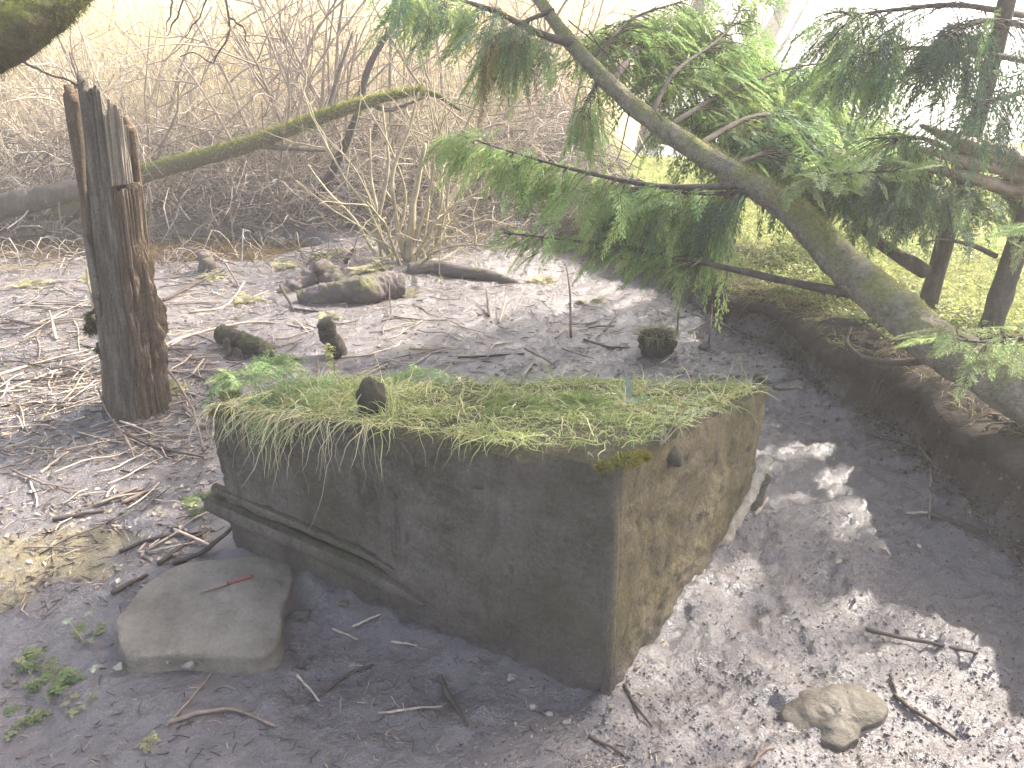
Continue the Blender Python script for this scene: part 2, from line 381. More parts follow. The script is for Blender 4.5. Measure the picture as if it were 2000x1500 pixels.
gx = axis([(-300, -40, 40, 8), (-40, -6, 4, .25), (-6, -2.2, .12, .014), (-2.2, -1.3, .0115, .010), (-1.3, 1.3, .0092, .0092), (1.3, 1.75, .008, .008), (1.75, 3, .012, .05), (3, 12, .06, .6), (12, 40, 1, 5), (40, 300, 10, 40)])
gy = axis([(-40, -2, 6, .5), (-2, .8, .3, .02), (.8, 2.2, .0085, .0085), (2.2, 3.0, .0100, .0105), (3.0, 7.5, .0125, .03), (7.5, 14, .05, .25), (14, 60, .5, 5), (60, 600, 8, 60)])
X, Y = np.meshgrid(gx, gy); Z = height(X, Y)
def hz(x, y):
    i = int(np.clip(np.searchsorted(gx, x)-1, 0, len(gx)-2)); j = int(np.clip(np.searchsorted(gy, y)-1, 0, len(gy)-2))
    a = (x-gx[i])/(gx[i+1]-gx[i]); b = (y-gy[j])/(gy[j+1]-gy[j])
    return float((Z[j, i]*(1-a)+Z[j, i+1]*a)*(1-b)+(Z[j+1, i]*(1-a)+Z[j+1, i+1]*a)*b)
def PG(u, v):
    z = .05
    for _ in range(8):
        p = PZ(u, v, z); z = .5*z+.5*hz(p[0], p[1])
    p = PZ(u, v, z); p[2] = hz(p[0], p[1]); return p
Z = np.where((np.abs(X) > 40) | (Y > 60), np.where(X > 2, -.9, .25), Z)
s = bank_s(X, Y)
bank = sstep(-.03, .05, s+.03*fbm(X*8, Y*8)); litter = sstep(6.2, 6.9, Y+.3*fbm(X, Y))
lawn = sstep(.5, 1.1, s+.25*fbm(X*2, Y*2))*sstep(1.5, 3, Y)
al = np.zeros_like(X)
for (u, v, r) in [(100, 1075, .22), (190, 1055, .16), (30, 1110, .22), (40, 1165, .12), (150, 1110, .12), (60, 520, .3)]:
    p = PG(u, v); al = np.maximum(al, np.exp(-(((X-p[0])/r)**2+((Y-p[1])/(r*.5))**2)))
al = sstep(.35, .75, al+.35*fbm(X*9, Y*9))
zone = np.stack([np.maximum(bank, litter*.85), lawn, al], -1).reshape(-1, 3)
ny, nx = X.shape; I = np.arange(nx*ny).reshape(ny, nx)
g = mk('ground', np.stack([X, Y, Z], -1), np.stack([I[:-1, :-1], I[:-1, 1:], I[1:, 1:], I[1:, :-1]], -1).reshape(-1, 4), M['ground'], None, zone)
g['kind'] = 'structure'
def sheet(name, pts, mat):
    V = np.array(pts); o = mk(name, V, [np.array([[i for i in range(len(pts))]])], mat, None, None, False); o['kind'] = 'structure'; return o
sheet('stream', [(-14, 4.6, .015), (-.9, 5.0, .015), (-.9, 6.9, .015), (-14, 6.5, .015)], M['stream'])
sheet('lake', [(.6, 7.0, -.05), (400, 7.0, -.05), (400, 700, -.05), (1.0, 700, -.05)], M['lake'])

# overhanging turf lip of the undercut bank
yy = np.linspace(.6, 4.0, 260); prof = [(.34, .012), (.22, .018), (.12, .014), (.04, .004), (-.01, -.02), (-.02, -.05), (.01, -.085), (.07, -.11), (.16, -.13)]
xb = np.interp(yy, BY, BX)+.05*vnoise(yy*2.3, yy*0+4)+.02*vnoise(yy*9, yy*0+8); zt = np.array([hz(a+.22, b) for a, b in zip(xb, yy)]); fade = sstep(4.0, 3.2, yy)
V = []
for (dx, dz) in prof:
    nn = fbm(yy*7+dx*9, yy*0+dz*40, None, 4); V.append(np.stack([xb+dx-.03*fade+.022*nn*(dx < .3), yy, zt+dz*(.5+.5*fade)+.010*fbm(yy*11+3, yy*0+dx*30, None, 3)-.02*(1-fade)], -1))
V = np.array(V); I = np.arange(V.shape[0]*V.shape[1]).reshape(V.shape[:2])
zc = np.tile(np.array([1.0, 0, 0]), (V.shape[0]*V.shape[1], 1))
o = mk('bank_lip', V, np.stack([I[:-1, :-1], I[1:, :-1], I[1:, 1:], I[:-1, 1:]], -1).reshape(-1, 4), M['ground'], None, zc); o['kind'] = 'structure'
# ------------------------------------------------------------------ concrete block
N0 = PZ(1178, 1385, 0); Ntop = PY(1196, 903, N0[1]+.005)
Lt = PZ(415, 790, .56); Rt = PZ(1500, 752, .56); Bt = PZ(705, 742, .47)
cor_t = [Ntop, Rt, Bt, Lt]
cor_b = [np.array([N0[0], N0[1], -.15]), np.array([Rt[0]-.015, Rt[1], -.15]), np.array([Bt[0], Bt[1], -.15]), np.array([Lt[0]-.01, Lt[1], -.15])]
blk = thing('concrete_block', 'large moss-stained concrete block half sunk in mud with turf on top', 'block', tuple(N0))
def quadgrid(a, b, c, d, nu, nv):
    u = np.linspace(0, 1, nu)[None, :, None]; v = np.linspace(0, 1, nv)[:, None, None]
    P = (a*(1-u)+b*u)*(1-v)+(d*(1-u)+c*u)*v
    I = np.arange(nu*nv).reshape(nv, nu)
    return P.reshape(-1, 3), np.stack([I[:-1, :-1], I[:-1, 1:], I[1:, 1:], I[1:, :-1]], -1).reshape(-1, 4)
acc = Acc()
cen = np.mean(cor_t, 0)
def block_disp(V):
    f = fbm(V[:, 0]*4, V[:, 1]*4, V[:, 2]*4, 3); f2 = fbm(V[:, 0]*22, V[:, 1]*22, V[:, 2]*22, 3)
    d = V-cen; d[:, 2] = 0; d = nrm(d)
    V = V + d*(.010*f+.006*f2)[:, None]
    return V
fl = Ntop-Lt; fl = fl/np.linalg.norm(fl)
for k in range(4):
    a, b = cor_b[k], cor_b[(k+1) % 4]; c, d = cor_t[(k+1) % 4], cor_t[k]
    V, F = quadgrid(a, b, c, d, 110, 90); acc.add(V, F)
V, F = quadgrid(cor_t[0], cor_t[1], cor_t[2], cor_t[3], 110, 110); acc.add(V, F)
V = block_disp(np.concatenate(acc.V)); 
# worn rim: the left face's top edge is bitten away, all rims rounded
def edge_d(V, A, B):
    ab = B[:2]-A[:2]; n = np.array([-ab[1], ab[0]])/np.linalg.norm(ab); return (V[:, :2]-A[:2])@n, ((V[:, :2]-A[:2])@ab)/(ab@ab)
def top_plane(x, y):
    # z of the block's top at x, y (least squares through the corners)
    A = np.c_[[c[0] for c in cor_t], [c[1] for c in cor_t], np.ones(4)]; s_, *_ = np.linalg.lstsq(A, np.array([c[2] for c in cor_t]), rcond=None)
    return s_[0]*x+s_[1]*y+s_[2]
tz = V[:, 2]
dmin = np.full(len(V), 9.0)
for k in range(4):
    dd, tt = edge_d(V, cor_t[k], cor_t[(k+1) % 4]); dmin = np.minimum(dmin, np.abs(dd))
dl, tl = edge_d(V, Lt, Ntop)            # along the left face, 0 at the left corner
upper = sstep(.42, .56, V[:, 2]-.12*np.clip(tl, 0, 1)+.06)
bite = (.018*np.exp(-((tl-.80)/.09)**2)+.012*np.exp(-((tl-.62)/.05)**2)+.012*vnoise(tl*14, tl*0+2))*np.exp(-(np.abs(dl)/.12)**2)
V[:, 2] -= upper*(bite+.018*np.exp(-(dmin/.02)**2)+.006*fbm(V[:, 0]*14, V[:, 1]*14, None, 3))
dn = np.hypot(V[:, 0]-N0[0], V[:, 1]-N0[1]); chip = np.clip(fbm(V[:, 2]*16+3, V[:, 2]*0+1, None, 3)-.15, 0, 1)*np.exp(-(dn/.03)**2)
V[:, :2] += (cen[:2]-V[:, :2])*(chip*.05)[:, None]
pit = np.clip(np.abs(fbm(V[:, 0]*26+7, V[:, 1]*26, V[:, 2]*26, 3))-.6, 0, 1)*.02
V[:, :2] += nrm(cen[:2]-V[:, :2])*pit[:, None]
F = np.concatenate(acc.Q)
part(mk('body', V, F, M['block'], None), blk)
# mouldings, lying along the faces
nl = np.cross(Lt-N0, np.array([0, 0, 1.])); nl = nl/np.linalg.norm(nl); nl = nl if nl[1] < 0 else -nl
nr = np.cross(Rt-N0, np.array([0, 0, 1.])); nr = nr/np.linalg.norm(nr); nr = nr if nr[0] > 0 else -nr
def strip(pts, n, off, r, mat, rough, name='moulding', seed=0, flat=1.0):
    P = [PP(u, v, N0, n)+n*off for u, v in pts]
    o = mk_limb(name, mat, None, pts=P, rad=r, K=70, ns=12, rough=rough, freq=14, seed=seed, cut=True); return part(o, blk)
strip([(412, 980), (560, 1044), (700, 1104), (780, 1148), (830, 1180)], nl, .000, [.032, .034, .032, .024, .010], M['block'], .10, seed=3)
strip([(418, 953), (560, 1014), (700, 1076), (770, 1115)], nl, -.002, [.014, .016, .015, .008], M['block'], .12, seed=9)
strip([(1196, 912), (1188, 1100), (1178, 1378)], nl, -.017, [.016, .018, .016], M['block'], .10, 'corner_bead', 4)
strip([(1216, 912), (1209, 1100), (1196, 1352)], nr, -.010, [.014, .015, .016], M['block'], .12, 'corner_bead', 14)
strip([(1502, 895), (1470, 965), (1420, 1060), (1385, 1140), (1330, 1225)], nr, -.010, [.020, .026, .026, .022, .012], M['mortar'], .38, 'broken_moulding', 6)
strip([(1502, 930), (1470, 1005), (1405, 1140), (1300, 1268), (1215, 1350)], nr, -.012, [.020, .022, .022, .02, .018], M['block'], .25, 'base_ledge', 8)

# ------------------------------------------------------------------ rocks
def rock(name, outline, ztop, zbot, mat, label, cat, skirt=.03, rough=.012, freq=9, tilt=(0, 0), seed=0, parent=None, dome=.0):
    # outline: image pixels of the upper rim, put on the level ztop; the sides flare to zbot
    pts = np.array([PZ(u, v, ztop) for u, v in outline]); c = pts.mean(0)
    ang = np.arctan2(pts[:, 1]-c[1], pts[:, 0]-c[0]); rad = np.hypot(pts[:, 0]-c[0], pts[:, 1]-c[1]); o_ = np.argsort(ang); ang, rad = ang[o_], rad[o_]
    na = 96; th = np.linspace(-np.pi, np.pi, na, endpoint=False)
    rr = np.interp(th, np.r_[ang-2*np.pi, ang, ang+2*np.pi], np.r_[rad, rad, rad])
    k = np.ones(5)/5; rr = np.convolve(np.r_[rr[-4:], rr, rr[:4]], k, 'same')[4:-4]
    prof = []
    for q in np.linspace(.03, .95, 30): prof.append((q, 1.0))
    for q in np.linspace(0, np.pi/2, 9)[1:]: prof.append((.95+.05*np.sin(q), 1-.16*(1-np.cos(q))))
    for q in np.linspace(0, 1, 12)[1:]: prof.append((1+skirt/np.mean(rr)*q, .84*(1-q)))
    V = []
    for (q, hgt) in prof:
        x, y = c[0]+rr*q*np.cos(th), c[1]+rr*q*np.sin(th)
        zt = ztop + tilt[0]*(x-c[0]) + tilt[1]*(y-c[1])
        V.append(np.stack([x, y, zbot+(zt-zbot)*hgt*(1-dome*min(q, 1)**2.2)], -1))
    V = np.array(V).reshape(-1, 3); K = len(prof)
    n1 = fbm(V[:, 0]*freq+seed, V[:, 1]*freq, V[:, 2]*freq, 4)
    d = V-np.array([c[0], c[1], (ztop+zbot)/2]); d = nrm(d)
    n2 = np.abs(vnoise(V[:, 0]*freq*.9+seed*3, V[:, 1]*freq*.9, V[:, 2]*freq*1.2))+.5*np.abs(vnoise(V[:, 0]*freq*2.1, V[:, 1]*freq*2.1+seed, V[:, 2]*freq*2.1)); n3 = fbm(V[:, 0]*60, V[:, 1]*60, V[:, 2]*60, 2)
    V = V + d*(rough*(n1*.5+1.1*(n2-.5)+.10*n3))[:, None]
    cpt = np.vstack([V, [c[0], c[1], ztop+rough*.3]]); I = np.arange(K*na).reshape(K, na)
    Q = np.stack([I[:-1], I[1:], np.roll(I[1:], -1, 1), np.roll(I[:-1], -1, 1)], -1).reshape(-1, 4)
    T = np.stack([np.full(na, K*na), I[0], np.roll(I[0], -1)], -1)
    return mk(name, cpt, [Q, T], mat, parent), c
boulder = thing('boulder', 'flat grey mud-coated boulder with a pen lying on it', 'boulder', tuple(PZ(400, 1290, 0)))
o, bc = rock('stone', [(222,1262),(222,1215),(252,1165),(300,1122),(335,1104),(440,1097),(520,1086),(560,1086),(578,1100),(575,1130),(556,1165),(548,1205),(545,1240),(520,1262),(470,1262),(435,1268),(395,1264),(340,1260),(290,1270),(245,1276)], .085, -.06, M['boulder'], '', '', .02, .018, 8, (-.02, .10), 3, dome=.10)
part(o, boulder)
# pale chips broken out of the boulder's front edge
for (u, v, r) in [(372, 1296, .016), (330, 1290, .010), (232, 1300, .012), (480, 1262, .012), (520, 1255, .010)]:
    p = PZ(u, v, .035); a = rng.normal(size=3)
    th = np.linspace(0, 2*np.pi, 8, endpoint=False); 
    V = np.array([[math.cos(t)*r*(1+.3*rng.normal()), -.006*abs(rng.normal()), math.sin(t)*r*.7*(1+.3*rng.normal())] for t in th]+[[0, -.012, 0], [0, .02, 0]])+p+np.array([0, -.004, 0])
    T = [[i, (i+1) % 8, 8] for i in range(8)]+[[(i+1) % 8, i, 9] for i in range(8)]
    part(mk('pale_chip', V, np.array(T), M['quartz'], None, None, False), boulder)
rk, _ = rock('half_buried_stone', [(1535,1385),(1560,1340),(1610,1325),(1700,1325),(1735,1362),(1730,1395),(1690,1405),(1655,1440),(1625,1432),(1590,1420)], .05, -.05, M['stone'], '', '', .012, .018, 11, (.10, .05), 11, dome=.28)
tag(centre(rk), 'smooth brown stone half buried in wet mud at the lower right', 'stone')

# ------------------------------------------------------------------ pen on the boulder
deps = bpy.context.evaluated_depsgraph_get()
def boulder_z(x, y):
    ob = [c for c in boulder.children if c.name.startswith('stone')][0]
    me = ob.data; n = len(me.vertices); a = np.empty(n*3, np.float32); me.vertices.foreach_get('co', a); a = a.reshape(-1, 3)+np.array(boulder.location)
    top = a[a[:, 2] > .05]; d = np.hypot(top[:, 0]-x, top[:, 1]-y); i = np.argsort(d)[:8]; return float(top[i, 2].max())
def on_boulder(u, v):
    z = .16
    for _ in range(6): p = PZ(u, v, z); z = boulder_z(p[0], p[1])
    return PZ(u, v, z+.005)
A, B = on_boulder(390, 1158), on_boulder(497, 1124)
pen = thing('pen', 'red and silver ballpoint pen lying on the flat boulder', 'pen', tuple(A))
ax = (B-A)/np.linalg.norm(B-A); A, B = A+np.array([0,0,.002]), B+np.array([0,0,.002])
def simple_mat(name, c, rough, metal=0.0):
    m, n, l, p = base_mat(name, rough, .5); p.inputs['Metallic'].default_value = metal
    f = noise(n, l, geo_pos(n), 200, 3); l.new(ramp(n, l, f, [(.3, tuple(q*.75 for q in c)), (.7, c)]), p.inputs['Base Color']); return m
M['pen_red'] = simple_mat('red_plastic', (.24, .055, .048), .45); M['pen_metal'] = simple_mat('dull_metal', (.24, .17, .13), .45, .3); M['pen_dark'] = simple_mat('dark_plastic', (.03, .03, .03), .4)
L = np.linalg.norm(B-A)
def seg(a, b, r, mat, name):
    part(mk_limb(name, mat, None, pts=[A+ax*L*a, A+ax*L*b], rad=r, K=10, ns=12, cut=True), pen)
seg(0, .06, [.0012, .0035], M['pen_metal'], 'tip'); seg(.06, .50, [.0042, .0046], M['pen_metal'], 'barrel')
seg(.50, .53, [.0050, .0050], M['pen_dark'], 'ring'); seg(.53, .95, [.0048, .0050], M['pen_red'], 'cap'); seg(.95, 1, [.003, .003], M['pen_red'], 'button')
sidev = np.cross(ax, [0, 0, 1.]); 
part(mk_limb('clip', M['pen_metal'], None, pts=[A+ax*L*.60+np.array([0, 0, .0062]), A+ax*L*.93+np.array([0, 0, .0062])], rad=[.0011, .0014], K=6, ns=8, cut=True), pen)

# ------------------------------------------------------------------ rotten post
pb = PG(268, 786); ptop = PY(196, 165, pb[1]+.04)
post = thing('rotten_post', 'tall hollow rotten tree stump standing upright in the mud', 'stump', tuple(pb))
def shell(th0, th1, nth, topf, botz, r0, r1, mat, name, thick=.03, rough=.07, gap=0, seed=0, open_=None, flare=.02, bulge=None):
    th = np.linspace(th0, th1, nth); K = 90
    V = []
    tops = topf(th)
    for layer in (0, 1):
        for i, t in enumerate(np.linspace(0, 1, K)):
            z = botz+(tops-botz)*t; q = (z-pb[2])/(ptop[2]-pb[2])
            r = r0+(r1-r0)*q + flare*np.exp(-np.clip(q, 0, 9)*9)
            rid = fbm(th*5.5+seed, z*1.2, None, 3)*.5+.5*fbm(th*15+seed, z*2.4, None, 4)-.9*np.clip(.25-np.abs(vnoise(th*9+seed, z*.9)), 0, 1)
            r = r*(1+rough*rid)
            if bulge is not None: r = r+bulge(th, z)
            if layer: r = r-thick*(1+.4*vnoise(th*6, z*4))
            cx, cy = pb[0]+(ptop[0]-pb[0])*q, pb[1]+(ptop[1]-pb[1])*q
            V.append(np.stack([cx+r*np.cos(th), cy+r*np.sin(th), z], -1))
    V = np.array(V).reshape(2, K, nth, 3); I = np.arange(2*K*nth).reshape(2, K, nth)
    def q4(a, b, c, d): return np.stack([a, b, c, d], -1).reshape(-1, 4)
    F = [q4(I[0, :-1, :-1], I[0, :-1, 1:], I[0, 1:, 1:], I[0, 1:, :-1]), q4(I[1, :-1, :-1], I[1, 1:, :-1], I[1, 1:, 1:], I[1, :-1, 1:]),
         q4(I[0, -1, :-1], I[0, -1, 1:], I[1, -1, 1:], I[1, -1, :-1]), q4(I[0, :-1, 0], I[0, 1:, 0], I[1, 1:, 0], I[1, :-1, 0]), q4(I[0, :-1, -1], I[1, :-1, -1], I[1, 1:, -1], I[0, 1:, -1])]
    return part(mk(name, V, np.concatenate(F), mat), post)
ZT = ptop[2]; rP = .103
def jag(seed, base, amp, f=9):
    return lambda th: base + amp*np.sign(vnoise(th*f+seed, th*0+1))*np.abs(vnoise(th*f+seed, th*0+1))**.5*.6 + amp*.6*vnoise(th*f*3+seed, th*0+7)
zb = pb[2]-.12
shell(R(240), R(293), 90, jag(3, ZT-.01, .05, 9), zb, rP, rP*.80, M['teal'], 'front_wall', .034, .13, seed=2)
shell(R(294), R(348), 70, lambda th: jag(5, ZT-.07, .035, 9)(th)-.08*sstep(R(325), R(350), th), pb[2]+.865, rP*1.0, rP*.88, M['slab'], 'upper_splinter', .03, .14, seed=7)
shell(R(293.5), R(372), 110, lambda th: jag(8, pb[2]+.85, .012, 9)(th)-.0*th, zb, rP*1.02, rP*.92, M['rot'], 'right_wall', .034, .16, seed=11,
      bulge=lambda th, z: (.014+.020*fbm(th*7, z*11, None, 4))*sstep(pb[2]+.68, pb[2]+.55, z)*sstep(pb[2]+.02, pb[2]+.2, z))
shell(R(12), R(178), 90, jag(12, ZT-.13, .06, 3), zb, rP, rP*.95, M['rot'], 'back_wall', .03, .08, seed=15)
shell(R(170), R(222), 50, jag(17, ZT-.03, .035, 10), pb[2]+.70, rP*1.0, rP*1.10, M['rot'], 'left_splinter', .03, .13, seed=19)
shell(R(176), R(226), 50, lambda th: pb[2]+.74+.10*vnoise(th*9, th*0)-.3*sstep(R(196), R(226), th), zb, rP*1.02, rP*1.0, M['slab'], 'bark_strip', .02, .12, seed=23, flare=.015)
shell(R(224), R(243), 24, lambda th: pb[2]+.40+0*th+.05*vnoise(th*20, th*0), zb, rP*.93, rP*.9, M['rot'], 'inner_wall', .03, .1, seed=29)
# moss cushions and a dangling dead rootlet on the post's left
def tuft(centre_, rad, n, length, cols, mat, name, parent, flatz=.8, seed=0, down=0.0, w=.0012, K=4):
    d = nrm(rng.normal(size=(n, 3))*np.array([1, 1, flatz])+np.array([0, 0, .3*(1-down)])); st = centre_+d*rad*rng.uniform(.5, 1, (n, 1))*np.array([1, 1, flatz])
    dirs = nrm(d+.5*rng.normal(size=(n, 3))); ts = np.linspace(0, 1, K)
    ln = length*rng.uniform(.5, 1.2, (n, 1))
    P = st[:, None]+dirs[:, None]*ln[:, None]*ts[None, :, None]; P[..., 2] -= (down*ln)*ts[None, :]**2
    S = nrm(np.cross(dirs, rng.normal(size=(n, 3)))); W = w*(1-.8*ts)[None]*np.ones((n, 1))
    V, F = ribbons(P, W, S); C = np.repeat(pick(cols, n, .25), K*2, 0)
    o = mk(name, V, F, mat, None, C, True)
    return o
for (u, v, r) in [(185, 620, .030), (178, 640, .022), (200, 600, .022), (200, 680, .018), (196, 575, .02), (205, 540, .016)]:
    p = PY(u, v, pb[1]-.02)
    part(tuft(p, r, 700, .022, [(.05, .055, .018), (.03, .032, .012), (.075, .08, .025)], M['blade'], 'moss_cushion', post, .9, 0, .5, .0014), post)['kind'] = 'stuff'
Ptn = [PY(190, 670, pb[1]-.03), PY(200, 700, pb[1]-.04), PY(225, 750, pb[1]-.05)]
part(mk_limb('dead_rootlet', M['bark'], None, pts=Ptn, rad=[.007, .005, .003], K=12, ns=6), post)
p = PY(287, 495, pb[1]-.09)
part(tuft(p, .04, 260, .03, [(.16, .12, .07), (.09, .065, .04)], M['blade'], 'rotten_fibre', post, 1.2, 0, .7, .0012), post)['kind'] = 'stuff'

# ------------------------------------------------------------------ cedar
def frond_template(ns, sub, ang=48, w=.028):
    # flat spray in the x (forward), y (side) plane, unit length
    seg = []; seg.append((0, 0, 1, 0, w*.6))
    for i in range(ns):
        t = .06+.92*i/ns; ln = .42*(1-t)**.8*(.75+.25*math.sin(i*2.1))+.05
        for sgn in (-1, 1):
            t2 = t+(.5/ns if sgn > 0 else 0); a = R(ang-12*t)*sgn; ex, ey = t2+ln*math.cos(a), ln*math.sin(a)
            seg.append((t2, 0, ex, ey, w))
            for j in range(sub):
                q = .25+.7*j/max(sub, 1); bx, by = t2+(ex-t2)*q, ey*q; l2 = ln*.42*(1-q*.7); a2 = a+R(38)*(1 if j % 2 else -1)
                seg.append((bx, by, bx+l2*math.cos(a2), by+l2*math.sin(a2), w*.8))
    V, F = [], []
    for (x0, y0, x1, y1, ww) in seg:
        dx, dy = x1-x0, y1-y0; ll = math.hypot(dx, dy)+1e-9; nx_, ny_ = -dy/ll*ww/2, dx/ll*ww/2; k = len(V)
        mx, my = x0+dx*.55, y0+dy*.55
        V += [(x0-nx_*.4, y0-ny_*.4, 0), (mx-nx_, my-ny_, 0), (x1, y1, 0), (mx+nx_, my+ny_, 0)]; F.append((k, k+1, k+2, k+3)); 
    return np.array(V), np.array(F)
FR_FINE = frond_template(13, 5, 46, .026); FR_MID = frond_template(11, 4, 44, .024); FR_LOW = frond_template(6, 2, 42, .06)
def fronds(org, fwd, up, ln, tmpl, cols, droop=.25, jit=.2):
    V0, F0 = tmpl; n = len(org); m = len(V0)
    f = nrm(fwd); sd_ = nrm(np.cross(up, f)); u = np.cross(f, sd_)
    x, y = V0[:, 0], V0[:, 1]
    curl = rng.uniform(-.25, .1, (n, 1))
    P = org[:, None]+ln[:, None, None]*(f[:, None]*x[None, :, None]+sd_[:, None]*y[None, :, None]*rng.uniform(.8, 1.2, (n, 1, 1)) + u[:, None]*(curl*(y**2)[None]*1.2)[..., None])
    P[..., 2] -= (droop*ln[:, None])*(x[None]**2)
    P += .01*ln[:, None, None]*rng.normal(size=(n, m, 3))
    C = np.repeat(pick(cols, n, jit), m, 0)
    C *= (1+.25*np.tile((x-.5), n)[:, None])
    F = (F0[None]+(np.arange(n)*m)[:, None, None]).reshape(-1, 4)
    return P.reshape(-1, 3), F, np.clip(C, .004, .9)
GREEN = [(.19, .29, .095), (.16, .26, .095), (.24, .34, .115), (.30, .37, .13)]
BLUE = [(.095, .15, .095), (.11, .175, .105), (.13, .19, .10)]
LIGHT = [(.26, .34, .13), (.31, .37, .15), (.22, .30, .11), (.33, .37, .19)]
BROWN = [(.22, .16, .07), (.28, .19, .09)]
def spray_limb(tree, pts, rad, n, size, cols, tmpl=FR_MID, start=.15, down=.35, spread=.5, droop=.3, bark='bark', bname='branch', sub=True, side=1.0, seed=0):
    P = smooth_path(pts, 60); K = len(P)
    br = mk_limb(bname, M[bark], None, pts=pts, rad=rad, K=28, ns=8, rough=.12, freq=20, seed=seed); part(br, tree)
    t = np.sort(rng.uniform(start, 1, n)**.9); i = np.clip((t*(K-1)).astype(int), 0, K-2)
    o_ = P[i]; tan = nrm(P[i+1]-P[i]); hs = nrm(np.cross(tan, np.array([0, 0, 1.])))*np.where(rng.random((n, 1)) < .5, -1, 1)*side
    # second-order twigs carry fronds away from the limb
    ln2 = spread*rng.uniform(.1, 1, (n, 1))*(1-.6*t[:, None])
    o_ = o_ + hs*ln2*rng.uniform(.2, 1, (n, 1)) + tan*ln2*.5 + np.array([0, 0, -1.])*ln2*down*rng.uniform(.2, 1.2, (n, 1)) + .02*rng.normal(size=(n, 3))
    fw = nrm(tan*.7+hs*rng.uniform(.1, .9, (n, 1))+np.array([0, 0, -1.])*down*rng.uniform(.3, 2.2, (n, 1))+.3*rng.normal(size=(n, 3)))
    up = nrm(np.array([0, 0, 1.])+.45*rng.normal(size=(n, 3))+.3*hs)
    ln = size*rng.uniform(.6, 1.25, n)*(1-.25*t)
    V, F, C = fronds(o_, fw, up, ln, tmpl, cols, droop)
    o = mk('foliage', V, F, M['needle'], None, C, False); part(o, tree); o.parent = br; 
    o['kind'] = 'stuff'
    # thin twigs joining fronds to the limb
    m = min(n, 60); j = rng.choice(n, m, replace=False)
    A0 = P[i[j]]; B0 = o_[j]; ts = np.linspace(0, 1, 4)[None, :, None]
    Q = A0[:, None]*(1-ts)+B0[:, None]*ts; Q[..., 2] += .12*np.linalg.norm(B0-A0, axis=1)[:, None]*np.sin(np.pi*ts[..., 0])
    V, F, _ = tubes(Q, np.tile(np.array([.003, .0025, .002, .0012]), (m, 1)), 3)
    w = mk('twigs', V, F, M['bark']); part(w, tree); w.parent = br; w['kind'] = 'stuff'
    return br
ced = thing('leaning_cedar', 'mossy cedar trunk leaning across the frame from the right bank with green sprays', 'tree', tuple(PD(2420, 990, 2.1)))
tr = [(2420,1050,2.1,.098),(2200,915,2.2,.084),(2000,782,2.36,.075),(1942,744,2.40,.073),(1820,672,2.50,.070),(1766,620,2.57,.068),(1675,545,2.7,.064),(1610,480,2.8,.060),(1556,421,2.9,.055),(1500,378,2.98,.048),(1400,316,3.1,.043),(1250,215,3.3,.038),(1130,95,3.5,.032),(1060,0,3.65,.028),(960,-150,3.9,.025),(850,-350,4.2,.015)]
tp = [PD(u, v, d) for u, v, d, r in tr]
part(mk_limb('trunk', M['cedar'], None, pts=tp, rad=[r for *_, r in tr], K=260, ns=48, rough=.10, freq=14, seed=5, wob=.010), ced)
# moss fringe along the trunk's upper edge
sp = smooth_path(tp, 300); srad = np.interp(np.linspace(0, 1, 300), np.linspace(0, 1, len(tr)), [r for *_, r in tr])
n = 6500; i = (rng.uniform(.08, .72, n)*298).astype(int); tan = nrm(sp[i+1]-sp[i]); sdv = nrm(np.cross(tan, [0, 0, 1.])); upv = np.cross(sdv, tan)
ph = rng.normal(0, .75, n)[:, None]; rd = upv*np.cos(ph)+sdv*np.sin(ph); st = sp[i]+rd*srad[i][:, None]*.98
dr = nrm(rd+.6*rng.normal(size=(n, 3))); ts = np.linspace(0, 1, 3)
P = st[:, None]+dr[:, None]*(rng.uniform(.006, .018, (n, 1, 1)))*ts[None, :, None]
V, F = ribbons(P, np.tile(.0010*(1-.8*ts), (n, 1)), nrm(np.cross(dr, rng.normal(size=(n, 3)))))
part(mk('moss', V, F, M['blade'], None, np.repeat(pick([(.17, .18, .05), (.12, .13, .04), (.22, .22, .07)], n, .2), 6, 0), kind='stuff'), ced)
D = lambda *a: [PD(*q) for q in a]
spray_limb(ced, D((1125,85,3.5),(1060,68,3.42),(960,20,3.3),(860,-10,3.2),(780,-15,3.1)), [.022, .014, .008, .004], 170, .19, GREEN+BLUE, FR_MID, .12, .5, .28, .45)
spray_limb(ced, D((1080,20,3.6),(1010,50,3.5),(960,90,3.42)), [.012, .008, .004], 60, .20, GREEN+BROWN, FR_MID, .2, .9, .18, .5)
spray_limb(ced, D((1180,140,3.45),(1150,190,3.35),(1140,230,3.3)), [.010, .006, .003], 36, .16, GREEN+GREEN+BROWN, FR_MID, .2, 1.1, .10, .6)
spray_limb(ced, D((1460,362,3.03),(1300,365,2.98),(1150,338,2.95),(1010,300,2.92),(895,262,2.90)), [.014, .009, .005, .0025], 260, .16, GREEN+GREEN+LIGHT[:1], FR_MID, .12, .45, .2, .5)
spray_limb(ced, D((1480,372,3.0),(1380,378,3.05),(1200,365,3.1)), [.010, .008, .004], 170, .20, BLUE+GREEN, FR_MID, .05, 1.0, .16, .6)
spray_limb(ced, D((1690,578,2.72),(1550,552,2.85),(1380,515,3.0),(1200,480,3.15),(985,455,3.3)), [.018, .013, .008, .003], 130, .13, GREEN+LIGHT[:2], FR_MID, .45, .25, .12, .45)
spray_limb(ced, D((1190,160,3.42),(1290,70,3.8),(1440,90,4.2),(1600,190,4.5),(1760,250,4.7)), [.018, .012, .008, .003], 440, .25, GREEN+[(.13, .20, .07)], FR_MID, .12, .45, .40, .4)
